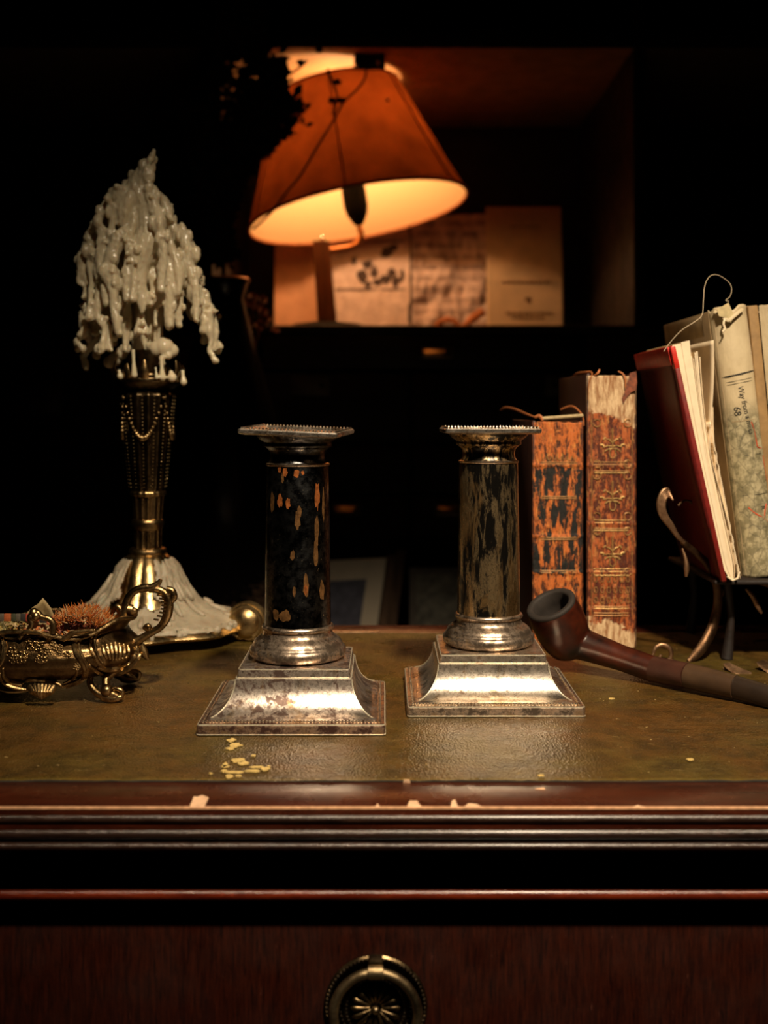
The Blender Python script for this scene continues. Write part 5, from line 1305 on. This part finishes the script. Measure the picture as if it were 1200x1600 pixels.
for sp_ in stems:
    q_ = smooth_path(sp_, 12)
    for (x_, y_) in q_:
        if y_ > 400: continue
        spread = (12 if y_ > 245 else 18) + 16*max(0, 1-abs(y_-160)/90)
        for k in range(26):
            ang = random.uniform(0, 2*pi); L = random.uniform(.008, .024); base = P(x_+random.gauss(0, spread*.42), y_+random.gauss(0, spread*.42), VY+random.uniform(-.02, .05))
            d = Vector((cos(ang), random.uniform(-.5, .5), sin(ang)*.8+.2)).normalized(); s_ = d.cross(Vector((0, 1, .2))).normalized()*L*.22
            lv.add([base, base+d*L*.5+s_, base+d*L, base+d*L*.5-s_], [(0, 1, 2, 3)])
tag(lv.build('leaves', m_dkleaf, pd, smooth=0), kind='stuff')
m_twig = plain('dark_red_twig', (.05, .014, .006), .8, sc=50)
for pts in ([(573, 104), (570, 122), (558, 140), (537, 160), (517, 195), (495, 230), (470, 273), (448, 300), (430, 325), (410, 345), (395, 358)], [(512, 108), (520, 130), (527, 152), (520, 180)], [(445, 92), (450, 110), (445, 128), (438, 130)], [(480, 95), (465, 108), (445, 120)]):
    q_ = smooth_path([P(x_, y_, 1.83) for x_, y_ in pts], 5); M().tube([Vector(p) for p in q_], [.0020]*len(q_), 6).build('twig', m_twig, pd)
for x_, y_ in ((519, 157), (533, 157), (527, 128), (434, 96), (470, 98), (498, 78)): M().ball(P(x_, y_, 1.83), .0058, 10, 8, (1.2, 1, .9)).build('berry', m_twig, pd)
fl_ = M(); random.seed(17)
for (cx_, cy_, r_) in ((396, 466, 9), (411, 468, 8), (388, 474, 7), (402, 480, 8), (412, 488, 9), (415, 500, 10), (372, 487, 6), (405, 510, 8), (430, 516, 7)):
    c = P(cx_, cy_, 1.84)
    for k in range(60):
        d = Vector((random.gauss(0, 1), random.gauss(0, 1), random.gauss(0, 1))).normalized(); L = r_*1.84/F*random.uniform(.6, 1.2)
        s_ = d.orthogonal().normalized()*L*.25; fl_.add([c, c+d*L*.6+s_, c+d*L, c+d*L*.6-s_], [(0, 1, 2, 3)])
for (cx_, cy_) in ((396, 466), (411, 468), (412, 488), (372, 487), (405, 510)): fl_.tube([P(cx_, cy_, 1.84), P((cx_+380)/2, 560, 1.81), Vector((VX+.10, 1.80, ZB+.0))], [.001, .0014, .0016], 5)
tag(fl_.build('dried_flower_spray', plain('brown_orange_dried_flower', (.30, .10, .04), .8, sc=60), None, smooth=0), 'small spray of brown-orange dried flowers between vase and brown card', 'dried flower', kind='stuff')

# ------------------------------------------------------------------ pictures leaning in front of the bureau
def slab(m_, p0, p1, p2, p3, th): return m_.poly([p0, p1, p2, p3], (0, th, 0))
fp = root('mounted_print', 'small dark blue print in a wide pale mount leaning behind the first candlestick', 'picture', (W(550, 1.80), 1.80, ZB))
yb = 1040
slab(M(), P(455, yb, 1.78), P(581, yb, 1.78), P(604, 872, 1.80), P(478, 878, 1.80), .004).build('mount', plain('pale_mount_board', (.66, .56, .42), .8, sc=30, var=.08), fp, smooth=0)
slab(M(), P(488, 1008, 1.7785), P(558, 1008, 1.7785), P(573, 905, 1.789), P(500, 909, 1.789), .004).build('print', plain('blue_grey_print', (.085, .085, .12), .6, sc=60, var=.5), fp, smooth=0)
for i, (xa, xb, yt, l_, nm) in enumerate(((584, 596, 868, 'leaning brown wooden batten right beside the pale mounted print', 'wooden_batten'), (597, 612, 860, 'wider brown board leaning outermost beside the pale mounted print', 'wooden_board'))):
    y_ = 1.83+.03*i
    o = slab(M(), P(xa, yb, y_-.01), P(xb, yb, y_-.01), P(xb+22, yt, y_+.01), P(xa+22, yt, y_+.01), .012).build(nm, wood('leaning_board_wood', (.10, .05, .025), (.22, .12, .06), .5, axis='z'), None, smooth=0)
    tag(o, l_, 'board')
fp2 = root('framed_picture', 'dark framed mottled grey picture between the two candlesticks', 'picture', (W(690, 1.84), 1.84, ZB))
slab(M(), P(640, yb, 1.82), P(742, yb, 1.82), P(742, 888, 1.84), P(640, 888, 1.84), .010).build('frame', plain('dark_grey_frame', (.11, .09, .07), .45, sc=30), fp2, smooth=0)
slab(M(), P(650, 1030, 1.8185), P(732, 1030, 1.8185), P(732, 897, 1.838), P(650, 897, 1.838), .006).build('picture', plain('mottled_grey_picture', (.13, .12, .09), .5, sc=70, var=.7), fp2, smooth=0)
# hay basket behind the candle stand
hb = M(); random.seed(2)
for k in range(2600):
    a = random.uniform(0, 2*pi); u = random.random()**.5; r_ = .11*u; h = .155*(1-u**2)
    c = Vector((W(372, 1.74)+r_*cos(a), 1.72+r_*.6*sin(a), ZB+.02+h*random.uniform(.5, 1)))
    d = Vector((random.gauss(0, 1), random.gauss(0, 1), random.gauss(0, .8))).normalized()*random.uniform(.012, .03); s_ = d.orthogonal().normalized()*.0012
    hb.add([c-d, c+s_, c+d, c-s_], [(0, 1, 2, 3)])
tag(hb.build('dried_hydrangea', plain('brown_dried_hydrangea', (.16, .09, .05), .85, sc=60), None, smooth=0), 'dim brown mound of dried hydrangea behind the candleholder foot', 'dried flower', kind='stuff')
